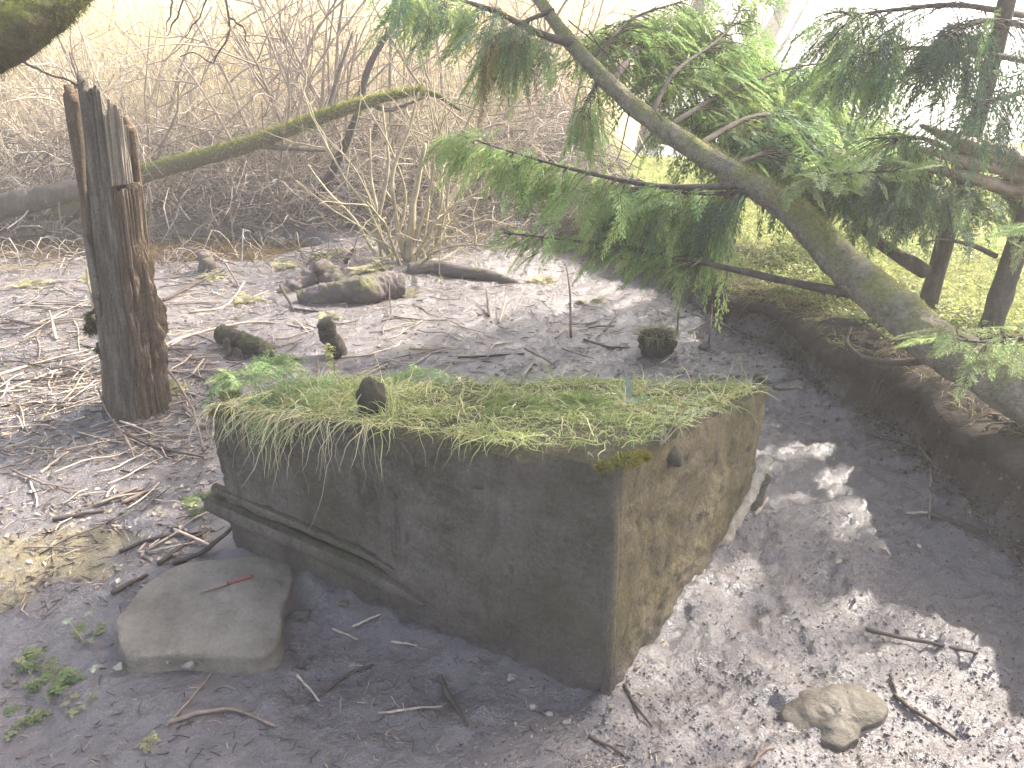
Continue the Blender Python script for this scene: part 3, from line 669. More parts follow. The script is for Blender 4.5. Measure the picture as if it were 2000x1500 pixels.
spray_limb(ced, D((1350,290,3.18),(1490,225,3.5),(1640,255,3.8),(1800,320,4.0)), [.016, .011, .007, .003], 420, .23, BLUE+GREEN, FR_MID, .1, .45, .30, .45)
spray_limb(ced, D((1270,225,3.28),(1320,140,3.5),(1420,60,3.8),(1480,-60,4.0)), [.014, .010, .006, .003], 200, .22, GREEN, FR_MID, .2, .5, .3, .4)
spray_limb(ced, D((1535,372,2.92),(1590,350,2.74),(1670,338,2.62),(1750,335,2.54)), [.010, .007, .004, .002], 40, .15, LIGHT, FR_FINE, .1, .05, .12, .12)
spray_limb(ced, D((2150,600,2.0),(2020,655,1.95),(1930,668,1.93),(1850,660,1.92)), [.010, .007, .004, .002], 20, .13, LIGHT, FR_FINE, .25, .05, .10, .15)
spray_limb(ced, D((2140,420,1.95),(2050,450,1.92),(1985,475,1.90)), [.008, .005, .002], 10, .13, LIGHT, FR_FINE, .3, .05, .06, .15)
spray_limb(ced, D((1300,250,3.25),(1420,180,3.6),(1560,130,3.9),(1690,120,4.1)), [.014, .010, .006, .003], 300, .23, GREEN, FR_MID, .1, .5, .4, .45)
spray_limb(ced, D((1420,325,3.08),(1560,285,3.5),(1720,300,3.8)), [.012, .008, .003], 240, .22, GREEN+BLUE, FR_MID, .1, .5, .35, .45)
spray_limb(ced, D((1160,125,3.45),(1230,40,3.7),(1340,0,3.9)), [.012, .008, .003], 170, .22, GREEN, FR_MID, .1, .5, .3, .45)
# crown above the frame
for q, (a, b) in enumerate([((960,-150,3.9),(1500,-500,4.2)), ((900,-260,4.05),(500,-500,4.4)), ((1000,-90,3.8),(1400,-300,3.4)), ((850,-350,4.2),(700,-800,4.6))]):
    A_, B_ = PD(*a), PD(*b); spray_limb(ced, [A_, (A_+B_)/2+np.array([0, 0, .1]), B_], [.015, .01, .004], 110, .32, GREEN+BLUE, FR_LOW, .1, .4, .5, .4, seed=q)
# curled roots and dead twigs at its foot
for pts, r in [([(1662,640,2.95),(1655,672,2.92),(1690,700,2.85),(1750,708,2.78),(1810,704,2.7)], [.005, .010, .013, .014])]:
    part(mk_limb('root', M['bark'], None, pts=[PD(*q) for q in pts], rad=r, K=30, ns=8, rough=.15, freq=20), ced)
for k in range(26):
    yy = rng.uniform(1.9, 3.4); xx = float(np.interp(yy, BY, BX))+.02; zt = hz(xx+.1, yy); L_ = rng.uniform(.08, .3)
    P = [np.array([xx+.10, yy, zt+.01]), np.array([xx-.03, yy+.03*rng.normal(), zt-.02]), np.array([xx-.07+.02*rng.normal(), yy+.08*rng.normal(), zt-L_])]
    part(mk_limb('rootlet', M['bark'], None, pts=P, rad=[.004, .003, .001], K=12, ns=5, rough=.15, freq=30, wob=.01), ced)
for pts in [[(1700,250,3.1),(1730,205,3.1),(1690,190,3.1)], [(1230,215,3.3),(1210,300,3.2),(1190,330,3.15)], [(1150,60,3.4),(1200,130,3.3),(1290,230,3.2),(1330,330,3.1)], [(1110,40,3.5),(1170,90,3.4),(1260,170,3.25)]]:
    part(mk_limb('dead_twig', M['twig0'] if 'twig0' in M else M['bark'], None, pts=[PD(*q) for q in pts], rad=[.0035, .0025, .0015], K=14, ns=5), ced)

# ------------------------------------------------------------------ two young conifers on the bank
def conifer(base, top, r0, label, limbs, forks):
    t = thing('young_conifer', label, 'tree', tuple(base), 'young conifers on the right bank')
    part(mk_limb('trunk', M['bark'], None, pts=[base+np.array([0, 0, -.1]), base*.7+top*.3+np.array([.03, 0, 0]), base*.4+top*.6, top], rad=[r0*1.25, r0, r0*.7, .01], K=60, ns=14, rough=.12, freq=12), t)
    for pts, r in forks: part(mk_limb('fork', M['bark'], None, pts=pts, rad=r, K=24, ns=10, rough=.12, freq=14), t)
    for q, (pts, n_, sz, cl) in enumerate(limbs): spray_limb(t, pts, [.014, .009, .003], n_, sz, cl, FR_LOW if sz > .3 else FR_MID, .15, .6, .45, .45, seed=q)
    return t
b1 = PZ(1812, 592, .36); t1 = b1+np.array([.25, .35, 4.2])
b2 = PZ(1932, 640, .37); t2 = b2+np.array([.40, .30, 4.6])
def crown(base, top, z0, z1, nb, rad, sz, cl, nf=34):
    L = []
    for q in range(nb):
        z = z0+(z1-z0)*q/(nb-1); f = (z-base[2])/(top[2]-base[2]); c = base*(1-f)+top*f; a = q*2.4; r_ = rad*(1-.7*(z-z0)/(z1-z0))
        e = c+np.array([math.cos(a)*r_, math.sin(a)*r_, -.15*r_]); L.append(([c, (c+e)/2+np.array([0, 0, .06]), e], nf, sz, cl))
    return L
V1 = [(D((1835,460,3.55),(1800,370,3.5),(1740,320,3.4)), 70, .17, BLUE+GREEN), (D((1840,440,3.6),(1790,360,3.5),(1700,350,3.4),(1660,370,3.35)), 90, .15, BLUE+GREEN),
      (D((1850,420,3.6),(1900,360,3.4),(1980,350,3.3)), 90, .16, BLUE+GREEN), (D((1860,340,3.5),(1790,325,3.3),(1690,340,3.2)), 130, .16, BLUE), (D((1870,300,3.5),(1800,270,3.3),(1720,270,3.2)), 90, .16, BLUE+GREEN)]
conifer(b1, t1, .034, 'young conifer with a forked trunk and a limb bent left behind the leaning trunk', V1+crown(b1, t1, 2.5, 4.3, 14, .75, .32, BLUE),
        [(D((1808,530,3.53),(1765,505,3.5),(1700,460,3.45),(1650,398,3.4)), [.034, .030, .022, .010])])
V2 = [(D((2010,120,3.25),(1880,100,3.1),(1760,95,3.0),(1650,115,2.95)), 70, .17, BLUE+GREEN), (D((2000,30,3.3),(1870,10,3.1),(1740,20,3.0),(1660,30,2.9)), 110, .2, BLUE+GREEN),
      (D((2030,170,3.2),(1960,190,3.0),(1910,200,2.9)), 50, .17, BLUE), (D((2040,60,3.2),(1930,40,2.9),(1850,70,2.8)), 80, .2, BLUE)]
conifer(b2, t2, .036, 'young conifer with a single dark trunk nearest the right edge', V2+crown(b2, t2, 2.6, 4.7, 15, .8, .32, BLUE),
        [(D((1945,500,3.2),(1900,480,3.15),(1840,468,3.1),(1790,478,3.05)), [.012, .008, .005, .003])])

# ------------------------------------------------------------------ mossy tree on the left, its limb in the top left corner
lt = np.array([-2.55, 1.75, hz(-2.55, 1.75)])
mt = thing('mossy_tree', 'dark mossy tree limb reaching in at the top left corner', 'tree', tuple(lt))
part(mk_limb('trunk', M['mossbark'], None, pts=[lt+np.array([0, 0, -.15]), lt+np.array([.1, .05, .6]), lt+np.array([.28, .12, 1.15]), lt+np.array([.1, .3, 3.2])], rad=[.17, .14, .13, .06], K=50, ns=20, rough=.12, freq=8), mt)
LB = [lt+np.array([.26, .11, 1.05]), PD(-260, 190, 1.95), PD(-40, 92, 1.98), PD(70, 25, 2.0), PD(150, -40, 2.05), PD(330, -240, 2.2), PD(600, -500, 2.5)]
part(mk_limb('limb', M['mossbark'], None, pts=LB, rad=[.09, .078, .070, .062, .055, .045, .015], K=90, ns=28, rough=.10, freq=12, wob=.01), mt)
sp = smooth_path(LB, 200); n = 9000; i = (rng.uniform(.15, .8, n)*198).astype(int); tan = nrm(sp[i+1]-sp[i]); sr = np.interp(np.linspace(0, 1, 200), np.linspace(0, 1, 7), [.09, .078, .070, .062, .055, .045, .015])
rd = nrm(np.cross(tan, rng.normal(size=(n, 3)))); st = sp[i]+rd*sr[i][:, None]*.97; dr = nrm(rd+.7*rng.normal(size=(n, 3))); ts = np.linspace(0, 1, 3)
P = st[:, None]+dr[:, None]*rng.uniform(.006, .022, (n, 1, 1))*ts[None, :, None]
V, F = ribbons(P, np.tile(.0010*(1-.8*ts), (n, 1)), nrm(np.cross(dr, rng.normal(size=(n, 3)))))
part(mk('moss', V, F, M['blade'], None, np.repeat(pick([(.10, .12, .025), (.06, .07, .02), (.15, .16, .04)], n, .2), 6, 0), kind='stuff'), mt)
for pts in [[(380,-120,2.3),(355,10,2.35),(325,70,2.36)], [(430,-140,2.3),(400,10,2.35),(360,72,2.36)], [(420,-150,2.3),(445,30,2.4),(450,55,2.4),(425,108,2.4),(413,122,2.4),(380,100,2.4),(350,110,2.4)],
            [(445,30,2.4),(475,55,2.42),(485,90,2.42)], [(325,-60,2.3),(335,15,2.3),(322,62,2.3)], [(45,120,1.98),(100,145,2.0),(150,163,2.02),(163,155,2.02)], [(10,40,1.97),(20,-30,1.95),(40,-80,1.95)]]:
    part(mk_limb('twig', M['bark'], None, pts=[PD(*q) for q in pts], rad=[.0042, .003, .0015], K=18, ns=5, rough=.2, freq=30, wob=.004), mt)

# ------------------------------------------------------------------ fallen logs, stubs, clods
def log(name, pts, rad, mat, label, cat='log', group=None, **k):
    kw = dict(K=60, ns=22, rough=.17, freq=10, wob=.012); kw.update(k)
    o = mk_limb(name, mat, None, pts=pts, rad=rad, **kw); return tag(centre(o), label, cat, group)
def grd(u, v, up=0): p = PG(u, v); p[2] += up; return p
mb = thing('fallen_branch', 'long fallen branch with yellow-green moss rising to the right behind the post', 'branch', tuple(PZ(270, 345, .3)))
fb = [PD(120,420,6.2), PD(250,352,6.0), PD(330,325,5.9), PD(480,285,5.8), PD(600,240,5.7), PD(720,200,5.6), PD(830,180,5.6), PD(900,215,5.6)]
part(mk_limb('stem', M['mossbark'], None, pts=fb, rad=[.08, .072, .066, .054, .046, .036, .025, .010], K=70, ns=14, rough=.12, freq=8), mb)
sp = smooth_path(fb, 200); n = 5000; i = (np.clip(rng.normal(.6, .18, n), .2, .85)*198).astype(int); tan = nrm(sp[i+1]-sp[i]); sr = np.interp(np.linspace(0, 1, 200), np.linspace(0, 1, 8), [.08, .072, .066, .054, .046, .036, .025, .010])
rd = nrm(np.cross(tan, rng.normal(size=(n, 3)))+np.array([0, 0, .6])); st = sp[i]+rd*sr[i][:, None]*.95; dr = nrm(rd+.7*rng.normal(size=(n, 3))); ts = np.linspace(0, 1, 3)
P = st[:, None]+dr[:, None]*rng.uniform(.01, .04, (n, 1, 1))*ts[None, :, None]
V, F = ribbons(P, np.tile(.003*(1-.8*ts), (n, 1)), nrm(np.cross(dr, rng.normal(size=(n, 3)))))
part(mk('moss', V, F, M['blade'], None, np.repeat(pick([(.22, .24, .03), (.16, .18, .03), (.28, .28, .05)], n, .2), 6, 0), kind='stuff'), mb)
for pts in [[(495,285,5.8),(560,290,5.75),(640,295,5.7)], [(720,200,5.6),(760,215,5.6),(830,190,5.5)], [(640,225,5.7),(660,150,5.7),(690,60,5.7)]]:
    part(mk_limb('side_branch', M['bark'], None, pts=[PD(*q) for q in pts], rad=[.022, .016, .008], K=14, ns=7, rough=.1), mb)
log('dark_log', [PD(-260,470,6.2), PD(0,403,6.1), PD(80,385,6.1), PD(160,370,6.05), PD(260,362,6.0)], [.11, .095, .085, .075, .07], M['bark'], 'dark fallen log behind the post at the left edge')
log('thin_dark_branch', [grd(0,455,.03), grd(60,440,.06), PD(130,425,6.1), PD(160,400,6.0)], [.02, .018, .014, .008], M['bark'], 'thin dark curved branch low under the dark log at left', 'branch')
log('muddy_log', [grd(585,590,.02), grd(650,585,.05), grd(720,582,.06), grd(790,575,.06)], [.05, .075, .08, .075], M['log'], 'short mud-coated log lying on the mud flat before the shrub clump', freq=9, rough=.22, cut=True, K=90, ns=30, wob=.03)
log('half_sunk_log', [grd(800,532,.01), grd(850,530,.035), grd(900,538,.03), grd(950,545,.03), grd(1012,552,.0)], [.05, .05, .042, .038, .025], M['log'], 'long dark half-sunk log right of the shrub clump', rough=.12)
mound = log('root_mound', [grd(545,570,-.03), grd(590,556,.0), grd(632,550,.03), grd(672,556,-.02)], [.05, .09, .10, .05], M['log'], 'low muddy root mound left of the shrub clump', 'mound', rough=.34, K=60, ns=34, freq=7)
log('curved_root', [grd(625,558,.10), PD(655,523,5.35), PD(680,505,5.3), PD(694,482,5.3)], [.035, .028, .022, .010], M['bark'], 'curved dark root pointing up from the muddy mound', 'root', K=20, ns=10)
log('broken_stub', [grd(432,672,.07), grd(470,685,.06), grd(500,694,.05), grd(530,702,.02)], [.040, .046, .042, .036], M['stub'], 'short dark peaty wood stub lying left of the leaning stub', 'stub', rough=.28, freq=16)
log('stub_foot', [grd(446,690,.07), grd(448,702,-.02)], [.016, .012], M['stub'], 'small dark peg under the lying stub', 'stub', K=8, ns=8)
log('leaning_stub', [grd(662,692,-.04), PY(648,660,PG(662,692)[1]-.01), PY(630,632,PG(662,692)[1]-.02)], [.050, .045, .038], M['stub'], 'short dark stub leaning left out of the mud behind the block', 'stub', rough=.2, freq=14, cut=True)
log('far_stump', [grd(405,528,-.02), grd(405,528,.12)], [.055, .035], M['log'], 'small broken stump at the stream edge right of the post', 'stump', K=10, rough=.3, cut=True)
log('far_stub', [grd(530,492,.0), PD(552,470,6.0)], [.04, .035], M['log'], 'short pale stub poking out of the stream', 'stub', K=10, cut=True)
log('stream_log', [PD(330,468,6.6), PD(450,470,6.55), PD(560,462,6.5), PD(640,466,6.45)], [.05, .06, .06, .03], M['bark'], 'dark log lying along the far side of the stream', rough=.2)
log('far_log', [PD(620,400,7.2), PD(800,425,7.0), PD(950,440,6.9)], [.05, .045, .03], M['bark'], 'dark log under the brush behind the shrub clump', rough=.2)
# peat clod with a grass tuft
cp = PG(1280, 690); clod = thing('grassy_clod', 'dark peat clod crowned with a pale grass tuft behind the block', 'clod', tuple(cp))
part(mk_limb('clod', M['peat'], None, pts=[cp+np.array([0, 0, -.04]), cp+np.array([0, 0, .05]), cp+np.array([0, .01, .115])], rad=[.07, .088, .075], K=24, ns=24, rough=.22, freq=18, cut=True), clod)
n = 420; a = rng.uniform(0, 2*np.pi, n); rr_ = .085*np.sqrt(rng.random(n)); st = cp+np.stack([rr_*np.cos(a), rr_*np.sin(a), np.full(n, .105)], -1)
dv = nrm(np.stack([np.cos(a)*.8*rr_/.08, np.sin(a)*.8*rr_/.08, rng.uniform(.3, 1.2, n)], -1)+.3*rng.normal(size=(n, 3))); ts = np.linspace(0, 1, 5); ln = rng.uniform(.03, .085, (n, 1))
P = st[:, None]+dv[:, None]*(ln*ts[None])[..., None]; P[..., 2] -= ln*.7*ts[None]**2
V, F = ribbons(P, np.tile(.0022*(1-.85*ts), (n, 1)), nrm(np.cross(dv, rng.normal(size=(n, 3)))))
part(mk('grass_tuft', V, F, M['blade'], None, np.repeat(pick([(.34, .33, .14), (.24, .27, .10), (.40, .37, .20)], n), 10, 0), kind='stuff'), clod)

# ------------------------------------------------------------------ stones on the block
def topz(x, y): return float(top_plane(x, y))
def lump(name, p, sx, sy, sz, mat, label, cat, seed=0, rough=.25, parent=None):
    K, ns_ = 18, 24; V = []
    for i in range(K):
        ph = np.pi*(i+.5)/K; th = np.linspace(0, 2*np.pi, ns_, endpoint=False)
        V.append(np.stack([np.sin(ph)*np.cos(th), np.sin(ph)*np.sin(th), np.full(ns_, np.cos(ph))], -1))
    V = np.array(V).reshape(-1, 3); V = np.sign(V)*np.abs(V)**.75
    V = V*(1+rough*fbm(V[:, 0]*1.6+seed, V[:, 1]*1.6, V[:, 2]*1.6, 3))[:, None]*np.array([sx, sy, sz])+p
    I = np.arange(K*ns_).reshape(K, ns_); F = np.stack([I[:-1], I[1:], np.roll(I[1:], -1, 1), np.roll(I[:-1], -1, 1)], -1).reshape(-1, 4)
    caps = [I[0][None, ::1], I[-1][None, ::-1]]
    return mk(name, V, [F]+caps, mat, parent)
def on_top(u, v, dz=0): 
    z = .55
    for _ in range(8): p = PZ(u, v, z); z = topz(p[0], p[1])
    p = PZ(u, v, z); p[2] += dz; return p
p = on_top(728, 812, .035); tag(centre(lump('upright_stone', p, .040, .026, .064, M['darkstone'], '', '', 5, .22)), 'dark upright stone standing in the turf on the concrete block', 'stone')
p = PP(1316, 893, N0, nr)-nr*.012; tag(centre(lump('mossy_stone', p, .030, .030, .024, M['darkstone'], '', '', 9, .15)), 'rounded mossy stone on the right rim of the concrete block', 'stone')
p = on_top(1482, 748, .008); tag(centre(lump('rim_stone', p, .018, .02, .022, M['darkstone'], '', '', 12, .2)), 'small dark stone at the far right corner of the block top', 'stone')
p = on_top(1510, 757, .0); log('rim_twig', [p, p+np.array([.09, .015, .0])], [.006, .003], M['bark'], 'short twig sticking out past the far right corner of the block', 'twig', K=8, ns=6)

# ------------------------------------------------------------------ turf on the block
def inside(x, y, grow=0.0):
    r_ = np.ones_like(x, bool)
    for k in range(4):
        A_, B_ = cor_t[k], cor_t[(k+1) % 4]; ab = B_[:2]-A_[:2]; nn_ = np.array([-ab[1], ab[0]])/np.linalg.norm(ab)
        r_ &= ((x-A_[0])*nn_[0]+(y-A_[1])*nn_[1]) > -grow
    return r_
def drape(st, dv, ln, K=9, g=.35, stiff=0):
    n = len(st); P = np.zeros((n, K, 3)); P[:, 0] = st; v = nrm(dv); dl = (ln/(K-1))[:, None]; wig = .22*rng.normal(size=(n, K, 3))
    for k in range(1, K):
        v = nrm(v+np.array([0, 0, -g])+wig[:, k]); q = P[:, k-1]+v*dl
        ins = inside(q[:, 0], q[:, 1], .006); tzv = top_plane(q[:, 0], q[:, 1])+.004+.012*rng.random(n)
        hit = ins & (q[:, 2] < tzv); q[hit, 2] = tzv[hit]; v[hit, 2] = np.abs(v[hit, 2])*.2
        P[:, k] = q
    return P
def rand_top(n, dens):
    out = np.zeros((0, 2))
    while len(out) < n:
        a, b = rng.random((2, 6*n)); q = (cor_t[3]*(1-a[:, None])+cor_t[0]*a[:, None])*(1-b[:, None])+(cor_t[2]*(1-a[:, None])+cor_t[1]*a[:, None])*b[:, None]
        k = rng.random(6*n) < dens(a, b); out = np.vstack([out, q[k][:, :2]])
    return out[:n]
dens = lambda a, b: np.clip(.9-.35*sstep(.55, 1.0, a)*sstep(.3, 0, b)-.25*sstep(.85, 1.0, a), .05, 1)*(.15+.85*sstep(-.25, .35, fbm(a*8, b*5)))
n = 6500; q = rand_top(n, dens); st = np.c_[q, top_plane(q[:, 0], q[:, 1])]
ang = rng.uniform(0, 2*np.pi, n); dv = np.stack([np.cos(ang), np.sin(ang), rng.uniform(.15, 1.8, n)], -1)
dfront = np.abs((st[:, :2]-Lt[:2])@nl[:2]); w = np.exp(-(dfront/.12)**2)[:, None]
dv = dv*(1-.5*w)+(nl*.5+np.array([0, 0, .35]))*w+.55*rng.normal(size=(n, 3))*w
cl_ = sstep(-.3, .5, fbm(st[:, 0]*9+5, st[:, 1]*9)); ln = rng.uniform(.025, .10, n)*(.5+.5*rng.random(n)+.55*cl_+.25*w[:, 0])
P = drape(st, dv, ln, 8, .16)
tsn = np.linspace(0, 1, 8); W = np.tile(.0016*(1-.85*tsn**1.5), (n, 1))*rng.uniform(.6, 1.3, (n, 1))
S = nrm(np.cross(nrm(P[:, 4]-P[:, 0]), rng.normal(size=(n, 3))))
V, F = ribbons(P, W, S)
C = pick([(.27, .31, .10), (.36, .38, .16), (.18, .24, .07), (.48, .46, .24), (.42, .42, .19), (.55, .51, .31), (.30, .33, .12)], n, .22)
green = sstep(-.1, .5, fbm(st[:, 0]*5, st[:, 1]*5))[:, None]; C = C*(1-.35*green)+np.array([.12, .20, .05])*.35*green
o = mk('turf_grass', V, F, M['blade'], None, np.repeat(C, 16, 0)); o['kind'] = 'stuff'; part(o, blk)
# long straw hanging down the left face
n = 300; a = np.clip(np.concatenate([rng.uniform(.0, .2, 90), rng.normal(.20, .03, 75), rng.normal(.30, .025, 45), rng.normal(.43, .02, 40), rng.uniform(.0, .85, 50)]), 0, 1); a = a[:n]
st = Lt*(1-a[:, None])+Ntop*a[:, None]-nl*rng.uniform(-.005, .09, (n, 1)); st[:, 2] = top_plane(st[:, 0], st[:, 1])+.004
dv = nl*rng.uniform(.2, 1.0, (n, 1))+fl*rng.normal(0, .8, (n, 1))+np.array([0, 0, 1.])*rng.uniform(-.1, .5, (n, 1))
ln = rng.uniform(.08, .24, n)*np.where(a < .5, 1.0, .6)*(1+.35*(np.abs(a-.33) < .1))
P = drape(st, dv, ln, 10, .30)
# keep the strands off the face
d_ = (P-Lt)@nl; P += nl*np.maximum(0, .010+.012*rng.random((n, 1))-d_)[..., None]*((P[..., 2] < top_plane(P[..., 0], P[..., 1])-.004)[..., None])
tsn = np.linspace(0, 1, 10); V, F = ribbons(P, np.tile(.0014*(1-.8*tsn**2), (n, 1)), nrm(np.cross(nl, [0, 0, 1.])+.5*rng.normal(size=(n, 3))))
C = pick([(.50, .46, .28), (.40, .39, .20), (.30, .32, .13), (.58, .53, .36)], n, .15)
o = mk('hanging_straw', V, F, M['blade'], None, np.repeat(C, 20, 0)); o['kind'] = 'stuff'; part(o, blk)
# moss cushions on the block's corner and left end
for (u, v, r, cl) in [(1225, 893, .030, [(.19, .18, .03), (.12, .11, .02)]), (1180, 905, .016, [(.13, .13, .03)]), (1255, 885, .018, [(.17, .15, .03)]), (430, 800, .03, [(.10, .12, .03)]), (450, 770, .03, [(.10, .13, .03)])]:
    part(tuft(on_top(u, v, -.008), r, 900, .010, cl, M['blade'], 'moss_cushion', blk, .45, 0, .1, .0009, 3), blk)['kind'] = 'stuff'
# feathery green plants in the turf
def feathery(u, v, n, size, label, cols, up=.7, bias=None):
    p = on_top(u, v, .012); t = thing('feathery_plant', label, 'plant', tuple(p))
    a = rng.uniform(0, 2*np.pi, n); fw = np.stack([np.cos(a), np.sin(a), rng.uniform(.1, up, n)], -1)
    if bias is not None: fw += bias
    og = p+np.stack([np.cos(a), np.sin(a), 0*a], -1)*rng.uniform(0, .04, (n, 1))
    V, F, C = fronds(og, fw, nrm(np.array([0, 0, 1.])+.3*rng.normal(size=(n, 3))), size*rng.uniform(.6, 1.2, n), frond_template(11, 4, 52, .022), cols, .5)
    part(mk('leaf_mass', V, F, M['leaf'], None, C, False, 'stuff'), t)
FE = [(.17, .26, .10), (.21, .30, .12), (.14, .21, .08), (.27, .32, .15)]
feathery(560, 800, 60, .115, 'bright green feathery plant spilling over the left front of the block', FE, .5, nl*.8)
feathery(530, 725, 40, .12, 'feathery green plant at the back left corner of the block top', FE, 1.0)
feathery(470, 745, 26, .11, 'feathery plant tuft on the far left end of the block', FE, .8)
feathery(610, 775, 44, .10, 'small bright feathery plant left of the upright dark stone', FE, .8)
feathery(820, 750, 26, .11, 'low feathery green plant along the back edge of the block top', FE, .7)
feathery(1010, 800, 24, .10, 'low green plant in the middle of the block turf', [(.17, .24, .07), (.22, .28, .09)], .5)
feathery(1150, 800, 24, .10, 'bright green plant right of the middle of the block turf', [(.19, .28, .07), (.22, .30, .09)], .6)
# broad leaves
def leafblade(base, d, up, ln, w, c, parent, name='leaf', fold=.25, K=9, droop=.25):
    d = nrm(np.array(d, float)); s_ = nrm(np.cross(d, up)); ts = np.linspace(0, 1, K); prof = np.sin(np.pi*np.clip(ts*.94+.04, 0, 1))**.7*w
    mid = base+d*(ln*ts)[:, None]; mid[:, 2] -= droop*ln*ts**2
    u_ = np.cross(s_, d); V = np.concatenate([mid-s_*prof[:, None]+u_*(fold*prof)[:, None], mid, mid+s_*prof[:, None]+u_*(fold*prof)[:, None]])
    I = np.arange(3*K).reshape(3, K); F = np.concatenate([np.stack([I[k, :-1], I[k, 1:], I[k+1, 1:], I[k+1, :-1]], -1) for k in (0, 1)])
    return part(mk(name, V, F, M['leaf'], None, np.tile(np.array(c), (3*K, 1))*(1+.1*rng.normal(size=(3*K, 1)))), parent)
p = on_top(1228, 790); dk = thing('dock_plant', 'pale grey-green broad-leaved seedling on the right half of the block turf', 'plant', tuple(p))
leafblade(p+np.array([0, 0, .02]), (-.1, .3, 1.0), np.array([0, -1, .2]), .055, .012, (.22, .26, .20), dk, droop=0)
leafblade(p+np.array([0, 0, .02]), (.0, -.9, -.1), np.array([0, 0, 1.]), .055, .018, (.24, .30, .22), dk)
leafblade(p+np.array([.01, 0, .015]), (.9, -.35, .05), np.array([0, -.3, 1.]), .085, .020, (.13, .22, .11), dk)
leafblade(p+np.array([-.02, -.03, .012]), (-.9, -.4, .05), np.array([0, -.3, 1.]), .075, .012, (.13, .20, .09), dk)
# hedge parsley seedling over the right rim
p = on_top(1290, 872); hp = thing('parsley_seedling', 'pale feathery seedling arching over the right rim of the block', 'plant', tuple(p))
for tip, nn_ in [((1400, 822), 7), ((1380, 790), 6), ((1300, 815), 6)]:
    e = on_top(*tip, .03); path = smooth_path([p, (p+e)/2+np.array([0, 0, .035]), e], 14)
    part(mk_limb('stalk', M['blade_stem'] if 'blade_stem' in M else M['slab'], None, pts=path[::3], rad=[.0016, .0012, .0007], K=14, ns=5), hp)
    k = np.linspace(4, 13, nn_).astype(int); og = np.repeat(path[k], 2, 0); sg = np.tile([1, -1], nn_)[:, None]
    tn = nrm(path[-1]-path[0]); sd_ = np.cross(tn, [0, 0, 1.])
    V, F, C = fronds(og, tn*.5+sd_*sg*.8+np.array([0, 0, .1]), np.tile(np.array([0, 0, 1.]), (2*nn_, 1)), .032*rng.uniform(.7, 1.2, 2*nn_), frond_template(5, 2, 50, .09), [(.30, .34, .18), (.24, .30, .14)], .3)
    part(mk('leaflets', V, F, M['leaf'], None, C, False, 'stuff'), hp)
# yellow cress at the back edge
p = on_top(655, 735); cr = thing('yellow_cress', 'upright yellow-green cress shoot at the back left of the block', 'plant', tuple(p))
e = PY(638, 668, p[1]+.0); part(mk_limb('stalk', M['slab'], None, pts=[p, (p+e)/2+np.array([.006, 0, 0]), e], rad=[.003, .002, .0012], K=14, ns=6), cr)
n = 46; t_ = rng.random(n)**.7; og = p*(1-t_[:, None])+e*t_[:, None]; a = rng.uniform(0, 2*np.pi, n)
V, F, C = fronds(og, np.stack([np.cos(a), np.sin(a), rng.uniform(-.2, .6, n)], -1), np.tile(np.array([0, 0, 1.]), (n, 1)), rng.uniform(.012, .03, n), frond_template(4, 0, 50, .22), [(.34, .36, .12), (.40, .40, .16)], .4)
part(mk('leaflets', V, F, M['leaf'], None, C, False, 'stuff'), cr)

# ------------------------------------------------------------------ bank vegetation and lawn
def blades(pts, ln, lean, cols, wd, K=5, droop=.5, name='grass', out=None, jit=.18):
    n = len(pts); a = rng.uniform(0, 2*np.pi, n); dv = np.stack([np.cos(a)*lean, np.sin(a)*lean, np.ones(n)], -1)
    if out is not None: dv += out
    dv = nrm(dv+.2*rng.normal(size=(n, 3))); ts = np.linspace(0, 1, K)
    P = pts[:, None]+dv[:, None]*(ln[:, None]*ts[None])[..., None]; P[..., 2] -= droop*ln[:, None]*ts[None]**2
    V, F = ribbons(P, wd[:, None]*(1-.85*ts)[None], nrm(np.cross(dv, rng.normal(size=(n, 3)))))
    o = mk(name, V, F, M['blade'], None, np.repeat(pick(cols, n, jit), 2*K, 0)); return o
def bank_pts(n, y0, y1, s0, s1, pw=1.0):
    y = y0+(y1-y0)*rng.random(n)**pw; s_ = rng.uniform(s0, s1, n); x = np.interp(y, BY, BX)+s_; return np.stack([x, y, height(x, y)], -1)
GR = [(.24, .26, .07), (.18, .22, .05), (.30, .30, .11), (.13, .16, .045), (.34, .31, .15)]
q = np.vstack([bank_pts(15000, 2.3, 6.5, .14, 2.2), bank_pts(7000, 2.2, 4.6, .14, .7)]); o = blades(q, rng.uniform(.02, .07, len(q)), .9, GR, rng.uniform(.0012, .0028, len(q)), 4, .5); o['kind'] = 'stuff'; o.name = 'bank_grass'; tag(o, 'low yellow-green ground cover along the top of the right bank', 'grass')
q = bank_pts(20000, 3.0, 8.6, .6, 7.0); o = blades(q, rng.uniform(.03, .10, len(q)), .7, [(.28, .32, .08), (.36, .36, .13), (.20, .26, .06), (.42, .39, .19)], rng.uniform(.002, .005, len(q)), 4, .4, 'lawn_grass'); o['kind'] = 'stuff'; tag(o, 'bright sunlit grass behind the leaning trunk', 'grass')
